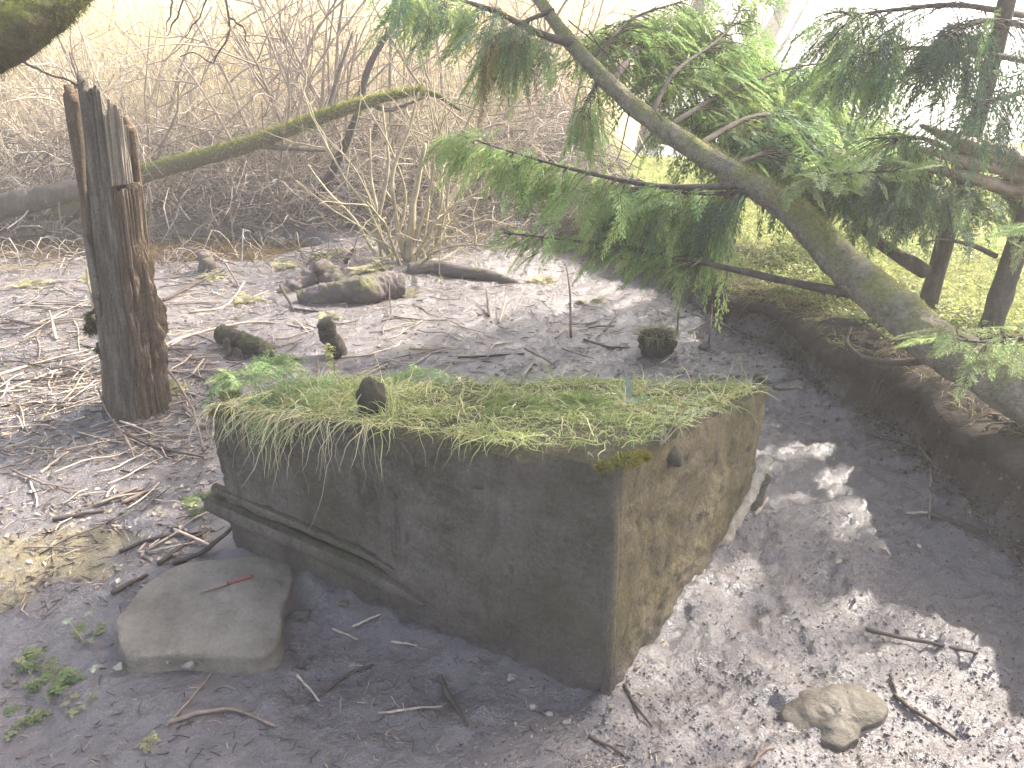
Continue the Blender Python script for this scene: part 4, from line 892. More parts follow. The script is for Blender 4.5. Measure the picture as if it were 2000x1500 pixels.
# dead grass hanging over the lip
q = bank_pts(5200, 3.3, 6.2, .02, .30, .8); o = blades(q, rng.uniform(.07, .20, len(q)), .5, [(.22, .20, .10), (.16, .14, .07), (.26, .25, .10), (.11, .10, .05)], rng.uniform(.0012, .0022, len(q)), 7, .9, 'hanging_grass', np.array([-.8, -.5, 0])); o['kind'] = 'stuff'; tag(o, 'dry grass hanging over the lip of the bank under the cedar sprays', 'grass')
q = bank_pts(1500, 2.0, 3.4, .05, .35); q[:, 2] = np.maximum(q[:, 2], .02+np.array([hz(a+.2, b) for a, b, c in q])); o = blades(q, rng.uniform(.04, .12, len(q)), 1.2, [(.20, .15, .09), (.28, .22, .14), (.12, .09, .06)], rng.uniform(.001, .0018, len(q)), 5, .8, 'dry_grass'); o['kind'] = 'stuff'; tag(o, 'brown dead grass on the bank below the leaning trunk', 'grass')
n = 7500; yl = rng.uniform(1.9, 4.1, n); xl = np.interp(yl, BY, BX)+.05*vnoise(yl*2.3, yl*0+4)+.02*vnoise(yl*9, yl*0+8)+rng.uniform(.0, .34, n)**1.0
q = np.stack([xl, yl, np.array([hz(a+.22-.0*a, b) for a, b in zip(np.interp(yl, BY, BX), yl)])+.006], -1)
keep = rng.random(n) < .35+.65*sstep(-.1, .4, fbm(xl*6, yl*6)); q = q[keep]
o = blades(q, rng.uniform(.02, .08, len(q)), 1.1, GR+[(.24, .19, .11), (.30, .25, .15), (.36, .31, .2)], rng.uniform(.0011, .0022, len(q)), 5, .7, 'lip_grass', np.array([-.5, -.3, 0])); o['kind'] = 'stuff'; tag(o, 'patchy grass on the overhanging lip of the bank', 'grass')
# small leaves of the ground cover
def leaf_scatter(pts, size, cols, name, mat, flat=.5):
    n = len(pts); d = nrm(rng.normal(size=(n, 3))*np.array([1, 1, flat])); u_ = nrm(np.array([0, 0, 1.])+.5*rng.normal(size=(n, 3))); s_ = nrm(np.cross(d, u_))
    l_ = size*rng.uniform(.5, 1.3, (n, 1)); V = np.stack([pts-d*l_*.5, pts-s_*l_*.3+u_*l_*.08, pts+d*l_*.5, pts+s_*l_*.3+u_*l_*.08], 1).reshape(-1, 3)
    return mk(name, V, np.arange(4*n).reshape(n, 4), mat, None, np.repeat(pick(cols, n, .2), 4, 0), False)
q = np.vstack([bank_pts(9000, 2.4, 7, .16, 2.0), bank_pts(5000, 2.3, 4.6, .16, .8)]); q[:, 2] += rng.uniform(.005, .05, len(q)); o = leaf_scatter(q, .022, [(.30, .36, .10), (.22, .28, .08), (.38, .40, .18), (.16, .20, .07)], 'ground_cover', M['leaf']); o['kind'] = 'stuff'; tag(o, 'small leaved ground cover on the bank top', 'ground cover')

# ------------------------------------------------------------------ thicket, reeds and far trees
def grow(nstem, h, lev, r0, wild, seed):
    r_ = np.random.default_rng(seed); out = {0: [], 1: [], 2: []}
    K = 7
    def shoot(p, d, L, r, level):
        P = [p]; v = d
        for _ in range(K-1):
            v = v+wild*r_.normal(size=3)+np.array([0, 0, .04 if level == 0 else -.02]); v = v/np.linalg.norm(v); P.append(P[-1]+v*L/(K-1))
        P = np.array(P); out[level].append((P, np.linspace(r, r*.35, K)))
        if level < lev:
            for _ in range(r_.integers(5, 9) if level == 0 else r_.integers(2, 5)):
                k = r_.integers(1, K-1); dd = nrm(v*.5+r_.normal(size=3)*.8+np.array([0, 0, .25])); shoot(P[k], dd, L*r_.uniform(.25, .6), r*.45, level+1)
    for _ in range(nstem):
        a = r_.uniform(0, 2*np.pi); tl = r_.uniform(.05, .75); d = nrm(np.array([math.cos(a)*tl, math.sin(a)*tl, 1.0])); shoot(np.array([.1*math.cos(a), .1*math.sin(a), -.05]), d, h*r_.uniform(.6, 1.1), r0*r_.uniform(.6, 1.2), 0)
    A_ = Acc()
    for lv, ns_ in ((0, 6), (1, 4), (2, 3)):
        if out[lv]:
            P = np.array([a for a, b in out[lv]]); Rr = np.array([b for a, b in out[lv]]); V, F, _ = tubes(P, Rr, ns_); A_.add(V, F)
    return A_
M['shrub'] = wood_mat('shrub_bark', (.21, .168, .118), (.40, .335, .24), (.54, .47, .36), None, .3, 20, (1, 1, .5), .85, .003)
M['shrub_d'] = wood_mat('dark_shrub_bark', (.12, .092, .07), (.24, .195, .15), (.36, .30, .235), None, .3, 20, (1, 1, .5), .85, .003)
M['willow'] = wood_mat('willow_bark', (.14, .12, .07), (.29, .25, .155), (.42, .37, .25), None, .3, 20, (1, 1, .5), .85, .003)
protos = []
for k in range(7):
    o = grow([9, 12, 8, 14, 10, 7, 11][k], [1.9, 1.6, 2.3, 1.4, 2.0, 2.6, 1.7][k], 2, [.014, .011, .018, .010, .014, .02, .012][k], [.16, .20, .13, .24, .18, .12, .2][k], 100+k).make('bare_shrub', M['shrub_d'] if k in (2, 5) else M['shrub'])
    protos.append(o)
spots = []
r2 = np.random.default_rng(5)
for row, (yy, cnt, x0, x1) in enumerate([(6.75, 10, -4.6, .25), (7.4, 11, -5.4, .3), (8.2, 8, -6.2, .6), (9.1, 6, -7, .9), (10.2, 5, -8, 1.0)]):
    for k in range(cnt): spots.append((x0+(x1-x0)*(k+.5)/cnt+.18*r2.normal(), yy+.2*r2.normal(), row))
rows = ['bare tangled shrub in the front row of the thicket beyond the stream', 'bare grey shrub in the second row of the thicket', 'bare shrub in the middle of the thicket', 'bare shrub towards the back of the thicket', 'bare shrub at the back of the thicket before the reeds']
for k, (x, y, row) in enumerate(spots):
    o = protos[k] if k < len(protos) else protos[int(r2.integers(0, len(protos)))].copy()
    if k >= len(protos): col.objects.link(o)
    o.location = (x, y, hz(x, y)); o.rotation_euler = (r2.normal()*.06, r2.normal()*.06, r2.uniform(0, 6.28)); sc = r2.uniform(.75, 1.2)*(.72 if row == 0 else 1); o.scale = (sc, sc, sc)
    k_ = sum(1 for q in spots[:k] if q[2] == row); tag(o, rows[row]+', '+['leftmost', 'second from left', 'third from left', 'fourth from left', 'fifth from left', 'sixth from left', 'seventh from left', 'eighth from left', 'ninth from left', 'tenth from left', 'rightmost'][k_], 'shrub', 'bare shrubs of the thicket, row %s' % ['one', 'two', 'three', 'four', 'five'][row])
# tangle of fallen twigs under the shrubs
def tangle(n, x0, x1, y0, y1, L, r, cols, arch, name, label, zmax=.0):
    x = rng.uniform(x0, x1, n); y = rng.uniform(y0, y1, n); z = height(x, y, False)+rng.uniform(.0, zmax, n); a = rng.uniform(0, np.pi, n)
    d = np.stack([np.cos(a), np.sin(a)*.6, .15*rng.normal(size=n)], -1); ln = L*rng.uniform(.4, 1.3, n); K = 6; ts = np.linspace(0, 1, K)
    P = np.stack([x, y, z], -1)[:, None]+d[:, None]*(ln[:, None]*(ts-.5)[None])[..., None]; P[..., 2] += (arch*rng.random(n))[:, None]*ln[:, None]*np.sin(np.pi*ts)[None]
    P += .03*ln[:, None, None]*rng.normal(size=P.shape); P[..., 2] = np.maximum(P[..., 2], height(P[..., 0], P[..., 1], False)+.004)
    V, F, C = tubes(P, (r*rng.uniform(.5, 1.3, n))[:, None]*np.linspace(1, .5, K)[None], 3, True, pick(cols, n, .2))
    o = mk(name, V, F, M['twig'], None, C); o['kind'] = 'stuff'; return tag(o, label, 'brushwood')
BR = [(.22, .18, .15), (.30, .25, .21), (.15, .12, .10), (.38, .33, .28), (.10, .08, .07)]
tangle(4200, -6.5, .7, 6.15, 8.6, .7, .006, BR, .45, 'brushwood', 'dense tangle of dead twigs under the bare shrubs', .35)
tangle(700, -6, -.8, 6.05, 6.75, .5, .006, BR+[(.30, .27, .16)], .4, 'stream_twigs', 'dead twigs and stems along the far edge of the stream', .08)
tangle(260, -4.6, -1.0, 4.9, 5.45, .35, .004, BR, .5, 'near_twigs', 'dead stems along the near edge of the stream', .04)
tangle(500, -.9, .9, 5.5, 6.6, .5, .0045, BR, .5, 'twig_litter', 'pale arching dead twigs at the foot of the shrub clump', .05)
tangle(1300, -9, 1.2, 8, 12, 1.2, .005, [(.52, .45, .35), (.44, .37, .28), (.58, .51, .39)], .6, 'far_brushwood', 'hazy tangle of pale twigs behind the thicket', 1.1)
# reed bed
n = 26000; y = 9.5+14*rng.random(n)**1.3; x = -16+18*rng.random(n)+(y-9.5)*-.35*rng.random(n); x = np.where(x > 1.4+.1*(y-9), x-6, x); z = height(x, y, False); ln = rng.uniform(1.5, 2.9, n)
dv = nrm(np.stack([.16*rng.normal(size=n), .16*rng.normal(size=n), np.ones(n)], -1)); K = 5; ts = np.linspace(0, 1, K)
P = np.stack([x, y, z], -1)[:, None]+dv[:, None]*(ln[:, None]*ts[None])[..., None]; bend = .25*rng.normal(size=(n, 2)); P[..., 0] += bend[:, :1]*ts[None]**2; P[..., 1] += bend[:, 1:]*ts[None]**2
V, F = ribbons(P, rng.uniform(.005, .014, n)[:, None]*(1-.7*ts)[None], nrm(np.cross(dv, rng.normal(size=(n, 3)))))
o = mk('reed_bed', V, F, M['reed'], None, np.repeat(pick([(.78, .69, .45), (.70, .61, .38), (.82, .74, .52), (.74, .66, .45)], n, .12), 10, 0)); o['kind'] = 'stuff'; tag(o, 'tall pale straw-coloured reeds glowing behind the thicket', 'reeds')
# multi-stemmed willow clump and named stems in the thicket
wc = PG(805, 508); wil = thing('willow_clump', 'multi-stemmed pale willow clump rising behind the muddy log', 'shrub', tuple(wc))
for pts, r in [([(800,505,0),(800,450,.0),(812,380,.05),(828,280,.1)], [.035, .028, .022, .014]), ([(790,505,0),(775,430,-.05),(765,350,0),(800,250,.1),(815,180,.1)], [.018, .014, .012, .006]),
               ([(760,500,0),(735,440,0),(760,330,.1),(745,205,.2)], [.016, .013, .010, .005]), ([(735,500,.0),(700,440,.1),(640,370,.2),(600,320,.3)], [.014, .011, .008, .004]),
               ([(810,500,0),(850,430,.0),(880,330,.1),(960,200,.2)], [.014, .010, .007, .003]), ([(765,500,0),(790,400,.1),(770,300,.1),(700,180,.2)], [.012, .010, .006, .003]),
               ([(820,505,0),(880,460,-.1),(950,430,-.1),(1000,440,-.1)], [.012, .009, .006, .003]), ([(800,500,0),(830,400,0),(850,280,0),(830,150,.1)], [.014, .010, .007, .003]),
               ([(745,505,0),(730,380,.1),(720,250,.2)], [.014, .011, .006]), ([(790,500,0),(740,470,-.1),(690,450,-.1)], [.010, .007, .004]), ([(815,500,0),(905,400,.1),(985,330,.2)], [.012, .009, .004])]:
    part(mk_limb('stem', M['willow'], None, pts=[PY(u, v, wc[1]+d) for u, v, d in pts], rad=r, K=26, ns=8, rough=.1, freq=12, wob=.01), wil)
A_ = grow(10, 1.3, 2, .012, .2, 77); o = A_.make('fine_twigs', M['willow']); o.parent = wil; o['kind'] = 'stuff'
log('leaning_pole', [grd(795,525,-.05), PY(815,490,5.75), PY(870,410,6.0), PY(930,300,6.3)], [.034, .034, .03, .026], M['willow'], 'pale bare pole leaning right from the muddy log past the willow clump', 'pole', K=36, rough=.08)
log('dark_leaning_stem', [PY(575,445,6.35), PY(640,350,6.4), PY(690,240,6.45), PY(720,130,6.5), PY(790,30,6.6), PY(880,-40,6.8)], [.042, .036, .03, .026, .02, .012], M['peat'], 'dark bare stem leaning right through the thicket', 'stem')
log('dark_upright_stem', [PY(715,420,7.0), PY(722,330,7.0), PY(735,240,7.0)], [.04, .034, .02], M['bark'], 'short dark upright stem behind the willow clump', 'stem')
for k, (pts, lb) in enumerate([([(460,490),(450,420),(455,380)], 'pale upright reed stalk standing at the stream right of the post'), ([(520,505),(508,450)], 'short pale reed stalk with a blunt tip beside the stream'), ([(300,470),(293,385)], 'pale thin reed stalk just right of the post'),
                              ([(182,620),(170,520)], 'thin pale stalk standing just left of the post')]):
    g0 = PG(*pts[0]); log('reed_stalk', [g0-np.array([0, 0, .03])]+[PY(u, v, g0[1]+.02) for u, v in pts[1:]], [.009, .007, .006], M['willow'], lb, 'reed', K=8, ns=6, rough=.05)
# ivy-clad tree and birch on the far bank
it = PG(1262, 350); iv = thing('ivy_tree', 'dark ivy-clad tree trunk behind the leaning cedar', 'tree', tuple(it))
ip = [it+np.array([0, 0, -.1]), PY(1270, 250, it[1]), PY(1310, 140, it[1]+.2), PY(1365, 0, it[1]+.4), PY(1420, -400, it[1]+.9)]
part(mk_limb('trunk', M['bark'], None, pts=ip, rad=[.17, .14, .12, .11, .06], K=40, ns=16, rough=.1), iv)
sp = smooth_path(ip, 120); n = 5000; i = (rng.uniform(0, .9, n)*118).astype(int); rd = nrm(rng.normal(size=(n, 3))*np.array([1, 1, .1])); q = sp[i]+rd*(.12+.10*rng.random((n, 1)))
o = leaf_scatter(q, .06, [(.02, .035, .018), (.03, .05, .022), (.015, .025, .014)], 'ivy', M['leaf'], 1.0); o['kind'] = 'stuff'; part(o, iv)
bt = PG(1440, 300); bi = thing('birch_tree', 'pale birch trunk with dark patches behind the cedar crown', 'tree', tuple(bt))
M['birch'] = stone_mat('birch_bark', (.03, .025, .022), (.38, .30, .25), (.60, .52, .46), .8, None, .004, None, 5)
bp = [bt+np.array([0, 0, -.1]), PY(1470, 200, bt[1]), PY(1500, 80, bt[1]+.1), PY(1540, -20, bt[1]+.2), PY(1600, -300, bt[1]+.5)]
part(mk_limb('trunk', M['birch'], None, pts=bp, rad=[.16, .15, .14, .13, .08], K=40, ns=18, rough=.08), bi)
part(mk_limb('limb', M['birch'], None, pts=[PY(1490, 150, bt[1]-.1), PY(1540, 70, bt[1]-.1), PY(1590, -20, bt[1]-.1)], rad=[.035, .028, .02], K=16, ns=10, rough=.08), bi)
o = grow(9, 1.6, 2, .012, .18, 91).make('bare_twigs', M['shrub']); o.parent = bi; o.location = (bp[2]-bt).tolist(); o['kind'] = 'stuff'
# snapped pale trunk at the right edge
st_ = np.array([3.05, 3.3, hz(3.05, 3.3)]); sn = thing('snapped_trunk', 'pale peeling snapped trunk with split slabs at the right edge', 'tree', tuple(st_))
hub = PD(2150, 400, 3.3)
part(mk_limb('stump', M['pale_bark'], None, pts=[st_+np.array([0, 0, -.1]), st_+np.array([-.1, 0, .4]), hub+np.array([.1, 0, 0]), hub+np.array([0, 0, .1])], rad=[.16, .14, .12, .08], K=30, ns=16, rough=.12), sn)
for pts, r, fz in [([(2160,385,3.3),(2000,320,3.25),(1900,285,3.2),(1800,245,3.15)], [.10, .095, .08, .02], .4), ([(2150,410,3.25),(2000,345,3.22),(1900,318,3.2),(1800,292,3.18)], [.035, .033, .028, .016], .8), ([(2150,430,3.3),(2000,378,3.25),(1880,345,3.2),(1785,325,3.18)], [.065, .06, .05, .012], .4)]:
    part(mk_limb('split_slab', M['pale_bark'], None, pts=[PD(*q) for q in pts], rad=r, K=70, ns=20, rough=.26, freq=12, flat=fz), sn)
# far trees over the lake
for k, (x, y, h_, lb) in enumerate([(9, 34, 7, 'pale bare tree on the far shore, nearest the birch'), (14, 38, 6, 'pale bare tree on the far shore at the far right'), (5, 40, 8, 'tall pale bare tree on the far shore behind the cedar')]):
    o = grow(7, h_, 2, .12, .14, 300+k).make('far_tree', M['shrub']); o.location = (x, y, -.3); tag(o, lb, 'tree', 'far trees over the lake')

# ------------------------------------------------------------------ sticks on the mud
def stick(pts, r, c, label, name='stick', cat='stick', group=None, lift=None, K=10):
    P = []
    for k, q in enumerate(pts):
        p = PG(q[0], q[1]); p[2] += r+(q[2] if len(q) > 2 else 0); P.append(p)
    V, F, T = limb(P, [r, r*.85, r*.6], K=max(K, 4*len(P)), ns=6, rough=.12, freq=25, wob=.002)
    o = mk(name, V, [F, T], M['twig'], None, np.tile(np.array(c), (len(V), 1))); return tag(centre(o), label, cat, group)
PALE, MIDS, DARK = (.34, .28, .22), (.18, .14, .11), (.06, .047, .04)
for pts, r, c, lb in [
    ([(312,735,.12),(352,790,.1),(382,826,.06)], .007, MIDS, 'brown broken stem leaning from the foot of the post'), ([(382,826,.06),(398,880)], .006, MIDS, 'short brown peg below the kink of the leaning stem'),
    ([(246,862,.03),(310,878),(400,895)], .006, DARK, 'dark thin stick lying between post and block'), ([(200,795,.08),(215,830,.05),(243,858,.03)], .004, MIDS, 'forked twig left of the post foot'), ([(243,858,.03),(265,898)], .006, MIDS, 'short twig prop under the dark stick left of the block'),
    ([(80,925),(112,900),(140,880)], .005, PALE, 'pale stick end in the mud below the post'), ([(0,795),(70,790),(160,785)], .006, DARK, 'dark stick lying at the left edge level with the post foot'),
    ([(320,680),(350,665),(440,640),(520,632),(610,645)], .008, PALE, 'long pale curved stick right of the post'), ([(330,705),(440,697)], .006, PALE, 'pale straight stick under the lying stub'),
    ([(375,735),(400,702)], .006, PALE, 'short pale bent stick by the block left end'), ([(0,735),(80,710),(200,680)], .007, PALE, 'long pale cane left of the post, upper of two'), ([(0,770),(90,735),(210,690)], .007, PALE, 'long pale cane left of the post, lower of two'),
    ([(0,645),(60,640),(100,625),(200,618)], .006, PALE, 'pale thin cane lying left of the post under its moss cushion'), ([(110,665,.0),(103,630,.06)], .008, PALE, 'pale peg standing in the litter left of the post'),
    ([(320,590),(400,548),(440,528)], .010, DARK, 'dark stick sloping up right of the post'), ([(440,528,.06),(470,566)], .008, MIDS, 'short brown stick bent down beside the dark sloping stick'), ([(370,612),(440,600),(480,565,.04)], .007, PALE, 'pale stick lying before the muddy log'),
    ([(550,578,.05),(575,610)], .010, DARK, 'short dark stick leaning left of the muddy log'), ([(575,606),(650,615)], .008, DARK, 'dark stick lying below the muddy log'), 
    ([(660,700),(720,695),(780,675)], .006, PALE, 'pale stick behind the upright dark stone'), ([(700,735),(740,715)], .007, PALE, 'short pale stick just behind the block turf'), ([(715,735),(758,712)], .006, PALE, 'second short pale stick just behind the block turf'),
    ([(895,700),(960,697),(1025,692)], .006, DARK, 'dark thin stick on the mud behind the block middle'), ([(1025,690,.02),(1085,715)], .006, MIDS, 'brown bent stick on the mud behind the block middle'), ([(1020,740),(1040,712)], .008, PALE, 'pale short stick behind the block middle'),
    ([(800,720),(845,690)], .006, PALE, 'pale sloping twig behind the block, left of middle'), ([(960,675),(1005,670)], .005, PALE, 'pale short twig lying on the open mud'), 
    ([(1085,662),(1115,640,.03)], .006, PALE, 'pale twig leaning on the thin upright stem'), ([(1115,660,0),(1112,610,.10),(1104,570,.17)], .007, DARK, 'thin dark upright stem standing on the open mud'), ([(955,620,0),(951,590,.06)], .008, DARK, 'short dark peg standing on the open mud'), ([(975,632,0),(990,600,.06)], .006, PALE, 'pale peg leaning right on the open mud'),
    ([(764,625,0),(760,562,.14)], .004, DARK, 'thin dark stalk standing before the muddy log'), ([(1140,665),(1190,680),(1230,680)], .006, DARK, 'dark curved stick left of the grassy clod'), ([(1180,650),(1210,622,.04)], .006, MIDS, 'brown twig leaning left of the grassy clod'),
    ([(1322,655,0),(1324,610,.09)], .006, DARK, 'dark peg standing right of the grassy clod'), ([(1345,650),(1410,622,.02)], .006, PALE, 'pale stick lying right of the grassy clod'), ([(1390,630,.03),(1450,660)], .007, MIDS, 'brown stick crossing right of the grassy clod'), ([(1383,680,0),(1388,628,.09)], .006, DARK, 'dark upright twig near the bank foot'),
    ([(1410,640,0),(1416,560,.18)], .006, DARK, 'tall dark twig standing near the bank foot'), ([(340,1105),(400,1080),(472,1050,.05)], .009, DARK, 'dark stick behind the boulder touching the block'), ([(235,1080),(300,1055),(420,1038)], .006, DARK, 'long thin dark stick left of the block base'),
    ([(310,1105),(370,1060),(415,1035)], .007, DARK, 'dark stick crossing behind the boulder'), ([(220,1162),(290,1125)], .008, DARK, 'dark stick butted against the boulder left side'), ([(270,1080),(345,985)], .004, PALE, 'pale thin grass stalk left of the block'),
    ([(200,985),(270,955)], .007, MIDS, 'brown stick on the mud left of the block, upper of two'), ([(240,985),(305,955)], .007, MIDS, 'brown stick on the mud left of the block, lower of two'), ([(105,1018),(205,1000)], .007, DARK, 'dark short stick on the mud at the left'),
    ([(330,1415),(390,1395),(460,1390),(540,1420)], .006, MIDS, 'curved brown twig at the bottom left'), ([(325,1420),(370,1370),(418,1312)], .004, MIDS, 'thin twig running from the boulder to the bottom left'), ([(580,1320),(625,1370)], .004, PALE, 'pale twig between boulder and block'),
    ([(625,1360),(680,1320),(730,1300)], .005, DARK, 'dark twig between boulder and block'), ([(860,1325),(880,1370),(915,1420)], .008, DARK, 'dark stick pressed into the mud before the block'), ([(740,1395),(810,1385),(865,1380)], .0035, PALE, 'pale straw lying before the block'),
    ([(1220,1340),(1240,1380),(1275,1420)], .005, DARK, 'dark twig by the near corner of the block'), ([(1150,1440),(1220,1475)], .004, DARK, 'dark twig at the bottom centre'), ([(1465,1500),(1490,1470),(1515,1460)], .005, MIDS, 'brown twig curving at the bottom right of centre'),
    ([(1690,1238,.01),(1740,1250,.01),(1830,1262),(1910,1278)], .006, DARK, 'long dark root lying on the wet mud at right'), ([(1745,1360),(1790,1395),(1870,1445)], .006, DARK, 'dark twig running right from the half buried stone'), ([(1738,1318),(1752,1365)], .004, DARK, 'short dark twig above the half buried stone'),
    ([(1690,850),(1740,862),(1818,866)], .009, DARK, 'dark stick lying on the mud against the bank'), ([(1795,875),(1815,900),(1832,920)], .007, MIDS, 'short brown stick below the one against the bank'), ([(1818,925),(1816,975),(1815,1015)], .006, MIDS, 'pale upright-looking stick at the bank foot'),
    ([(1815,1008),(1870,1025),(1930,1050),(2010,1078)], .008, DARK, 'long dark root along the foot of the bank'), ([(1770,1005),(1815,1003)], .006, PALE, 'short pale stick at the bank foot'), ([(1475,1008),(1500,975)], .007, PALE, 'pale stick leaning at the far right base of the block'),
    ([(1300,1260),(1240,1310)], .006, MIDS, 'stick along the right base of the block'), ([(690,1225),(745,1200)], .004, PALE, 'pale straw by the block moulding end'), ([(765,1255),(815,1262)], .005, PALE, 'pale chip of reed before the block'), ([(650,1230),(700,1250)], .004, PALE, 'pale curved straw right of the boulder')]:
    stick(pts, r, c, lb)
# many more canes and sticks on the left flat
zones = [(130, (0, 420, 545, 810), (.10, .45), 'pale dead cane lying in the litter around the post', 'canes around the post'), (60, (330, 1000, 560, 720), (.06, .30), 'short dead twig lying on the mud flat behind the block', 'twigs on the mud flat'),
         (36, (0, 400, 820, 1080), (.06, .28), 'short dead twig on the shaded mud left of the block', 'twigs left of the block'), (26, (1050, 1480, 520, 700), (.05, .25), 'short dark twig on the mud near the grassy clod', 'twigs near the clod')]
for cnt, (u0, u1, v0, v1), (l0, l1), lb, gp in zones:
    for k in range(cnt):
        p = PG(rng.uniform(u0, u1), rng.uniform(v0, v1)); 
        if inside(np.array([p[0]]), np.array([p[1]]), .05)[0] or bank_s(p[0], p[1]) > -.05: continue
        a = rng.normal(.15, .8); ln = rng.uniform(l0, l1); r_ = rng.uniform(.002, .0048); d = np.array([math.cos(a), math.sin(a), 0])*ln/2
        P = []
        for q in (-1, -.3, .4, 1):
            e = p+d*q+.03*ln*rng.normal(size=3); e[2] = hz(e[0], e[1])+r_*.8+rng.uniform(0, .012); P.append(e)
        V, F, T = limb(P, [r_, r_*.9, r_*.6], K=8, ns=5, rough=.1, freq=30); c = pick([PALE, PALE, (.40, .34, .27), MIDS, DARK], 1, .15)
        tag(centre(mk('stick', V, [F, T], M['twig'], None, np.tile(c, (len(V), 1)))), lb, 'stick', gp)

# ------------------------------------------------------------------ litter, pebbles, weeds
def scatter_px(n, u0, u1, v0, v1):
    out = []
    u = rng.uniform(u0, u1, n); v = rng.uniform(v0, v1, n); r_ = np.stack([ray(a, b) for a, b in zip(u, v)]); z = np.full(n, .06)
    for _ in range(5):
        P = O+r_*((z-CAM_H)/r_[:, 2])[:, None]; z = height(P[:, 0], P[:, 1])
    P[:, 2] = z; k = (bank_s(P[:, 0], P[:, 1]) < -.05) & ~inside(P[:, 0], P[:, 1], .01); return P[k]
def bits(P, L, r, cols, name, label, cat='litter', tilt=.25):
    n = len(P); a = rng.uniform(0, 2*np.pi, n); d = nrm(np.stack([np.cos(a), np.sin(a)*.7, tilt*rng.normal(size=n)], -1)); ln = L*rng.uniform(.3, 1.4, n); ts = np.linspace(0, 1, 3)
    Q = P[:, None]+d[:, None]*(ln[:, None]*(ts-.5)[None])[..., None]; Q += .08*ln[:, None, None]*rng.normal(size=Q.shape); Q[..., 2] = np.maximum(Q[..., 2], P[:, 2:3]+.001)
    V, F, C = tubes(Q, (r*rng.uniform(.5, 1.4, n))[:, None]*np.array([1, .9, .6])[None], 3, True, pick(cols, n, .2)); o = mk(name, V, F, M['twig'], None, C); o['kind'] = 'stuff'; return tag(o, label, cat)
P = scatter_px(2600, -60, 480, 500, 900); bits(P, .07, .0022, [PALE, (.42, .36, .28), MIDS, DARK], 'reed_litter', 'broken reed litter strewn around the post')
P = scatter_px(1500, 430, 1500, 500, 760); bits(P, .05, .0022, [PALE, MIDS, (.40, .35, .30), DARK], 'mud_litter', 'small twig litter on the mud flat behind the block')
P = scatter_px(500, -40, 430, 850, 1200); bits(P, .05, .0018, [PALE, MIDS, DARK], 'shade_litter', 'scattered straw on the shaded mud left of the block')
P = scatter_px(420, 0, 1300, 1250, 1500); bits(P, .03, .0014, [PALE, MIDS, DARK, DARK], 'front_litter', 'tiny straw bits on the dark mud in front')
P = np.vstack([scatter_px(900, 0, 1500, 480, 760), scatter_px(380, 0, 420, 780, 1150), scatter_px(40, 1480, 1800, 760, 1100)]); P[:, 2] += .004
o = leaf_scatter(P, .021, [(.26, .21, .16), (.18, .14, .10), (.33, .29, .22), (.12, .09, .07)], 'dead_leaves', M['litter'], .3); o['kind'] = 'stuff'; tag(o, 'small dead leaf fragments strewn over the mud', 'leaves')
n = 2600; yb = rng.uniform(1.2, 4.4, n); xb_ = np.interp(yb, BY, BX)+rng.normal(.0, .06, n); P = np.stack([xb_, yb, height(xb_, yb)], -1)
base = nrm(np.array([[1, 0, 0], [0, 1, 0], [-1, 0, 0], [0, -1, 0], [0, 0, 1], [.0, 0, -1.]])); V = base[None]*rng.uniform(.5, 1.3, (n, 6, 1))*(rng.uniform(.002, .011, n)[:, None, None])+P[:, None]
T0 = np.array([[0, 1, 4], [1, 2, 4], [2, 3, 4], [3, 0, 4], [1, 0, 5], [2, 1, 5], [3, 2, 5], [0, 3, 5]]); T = (T0[None]+6*np.arange(n)[:, None, None]).reshape(-1, 3)
o = mk('bank_crumbs', V, T, M['twig'], None, np.repeat(pick([(.06, .047, .037), (.09, .073, .058), (.04, .032, .026), (.15, .125, .1)], n, .15), 6, 0)); o['kind'] = 'stuff'; tag(o, 'loose crumbs of earth on the face and foot of the bank', 'earth')
# pebbles and mud crumbs in front and right
P = np.vstack([scatter_px(1500, 1150, 2000, 1300, 1500), scatter_px(900, 1350, 2000, 1000, 1300), scatter_px(160, 900, 1250, 1380, 1500)])
n = len(P); base = nrm(np.array([[1, 0, 0], [0, 1, 0], [-1, 0, 0], [0, -1, 0], [0, 0, 1], [.0, 0, -1.]])); V = base[None]*rng.uniform(.6, 1.2, (n, 6, 1))*(rng.uniform(.002, .006, n)[:, None, None])*np.array([1, 1, .7])+P[:, None]
T0 = np.array([[0, 1, 4], [1, 2, 4], [2, 3, 4], [3, 0, 4], [1, 0, 5], [2, 1, 5], [3, 2, 5], [0, 3, 5]]); T = (T0[None]+6*np.arange(n)[:, None, None]).reshape(-1, 3)
o = mk('mud_crumbs', V, T, M['twig'], None, np.repeat(pick([(.12, .10, .095), (.16, .135, .125), (.09, .075, .07), (.24, .21, .17)], n, .15), 6, 0)); o['kind'] = 'stuff'; tag(o, 'fine mud crumbs and grit on the wet mud', 'grit')
for (u, v, r, lb) in [(1105, 1412, .011, 'pale pebble left of the near corner of the block'), (1072, 1396, .009, 'smaller pale pebble farther left of the near corner'), (1192, 1380, .008, 'pale pebble right at the near corner of the block'), (1000, 1325, .012, 'whitish pebble on the mud before the left face'),
                      (1040, 1380, .010, 'grey pebble on the shaded mud before the block'), (1305, 1488, .010, 'pale pebble at the bottom edge right of centre'), (588, 1205, .022, 'lilac-grey stone chip right of the boulder'), (672, 1180, .014, 'pale shell-like chip under the block moulding'), (20, 1335, .016, 'grey pebble at the left edge'), (1375, 680, .03, 'dark clod of mud right of the grassy clod')]:
    p = PG(u, v); p[2] += r*.15; tag(centre(lump('pebble', p, r*1.0, r*.8, r*.5, M['quartz'] if r < .013 else M['stone'], '', '', u, .38)), lb, 'pebble', 'pebbles on the mud')
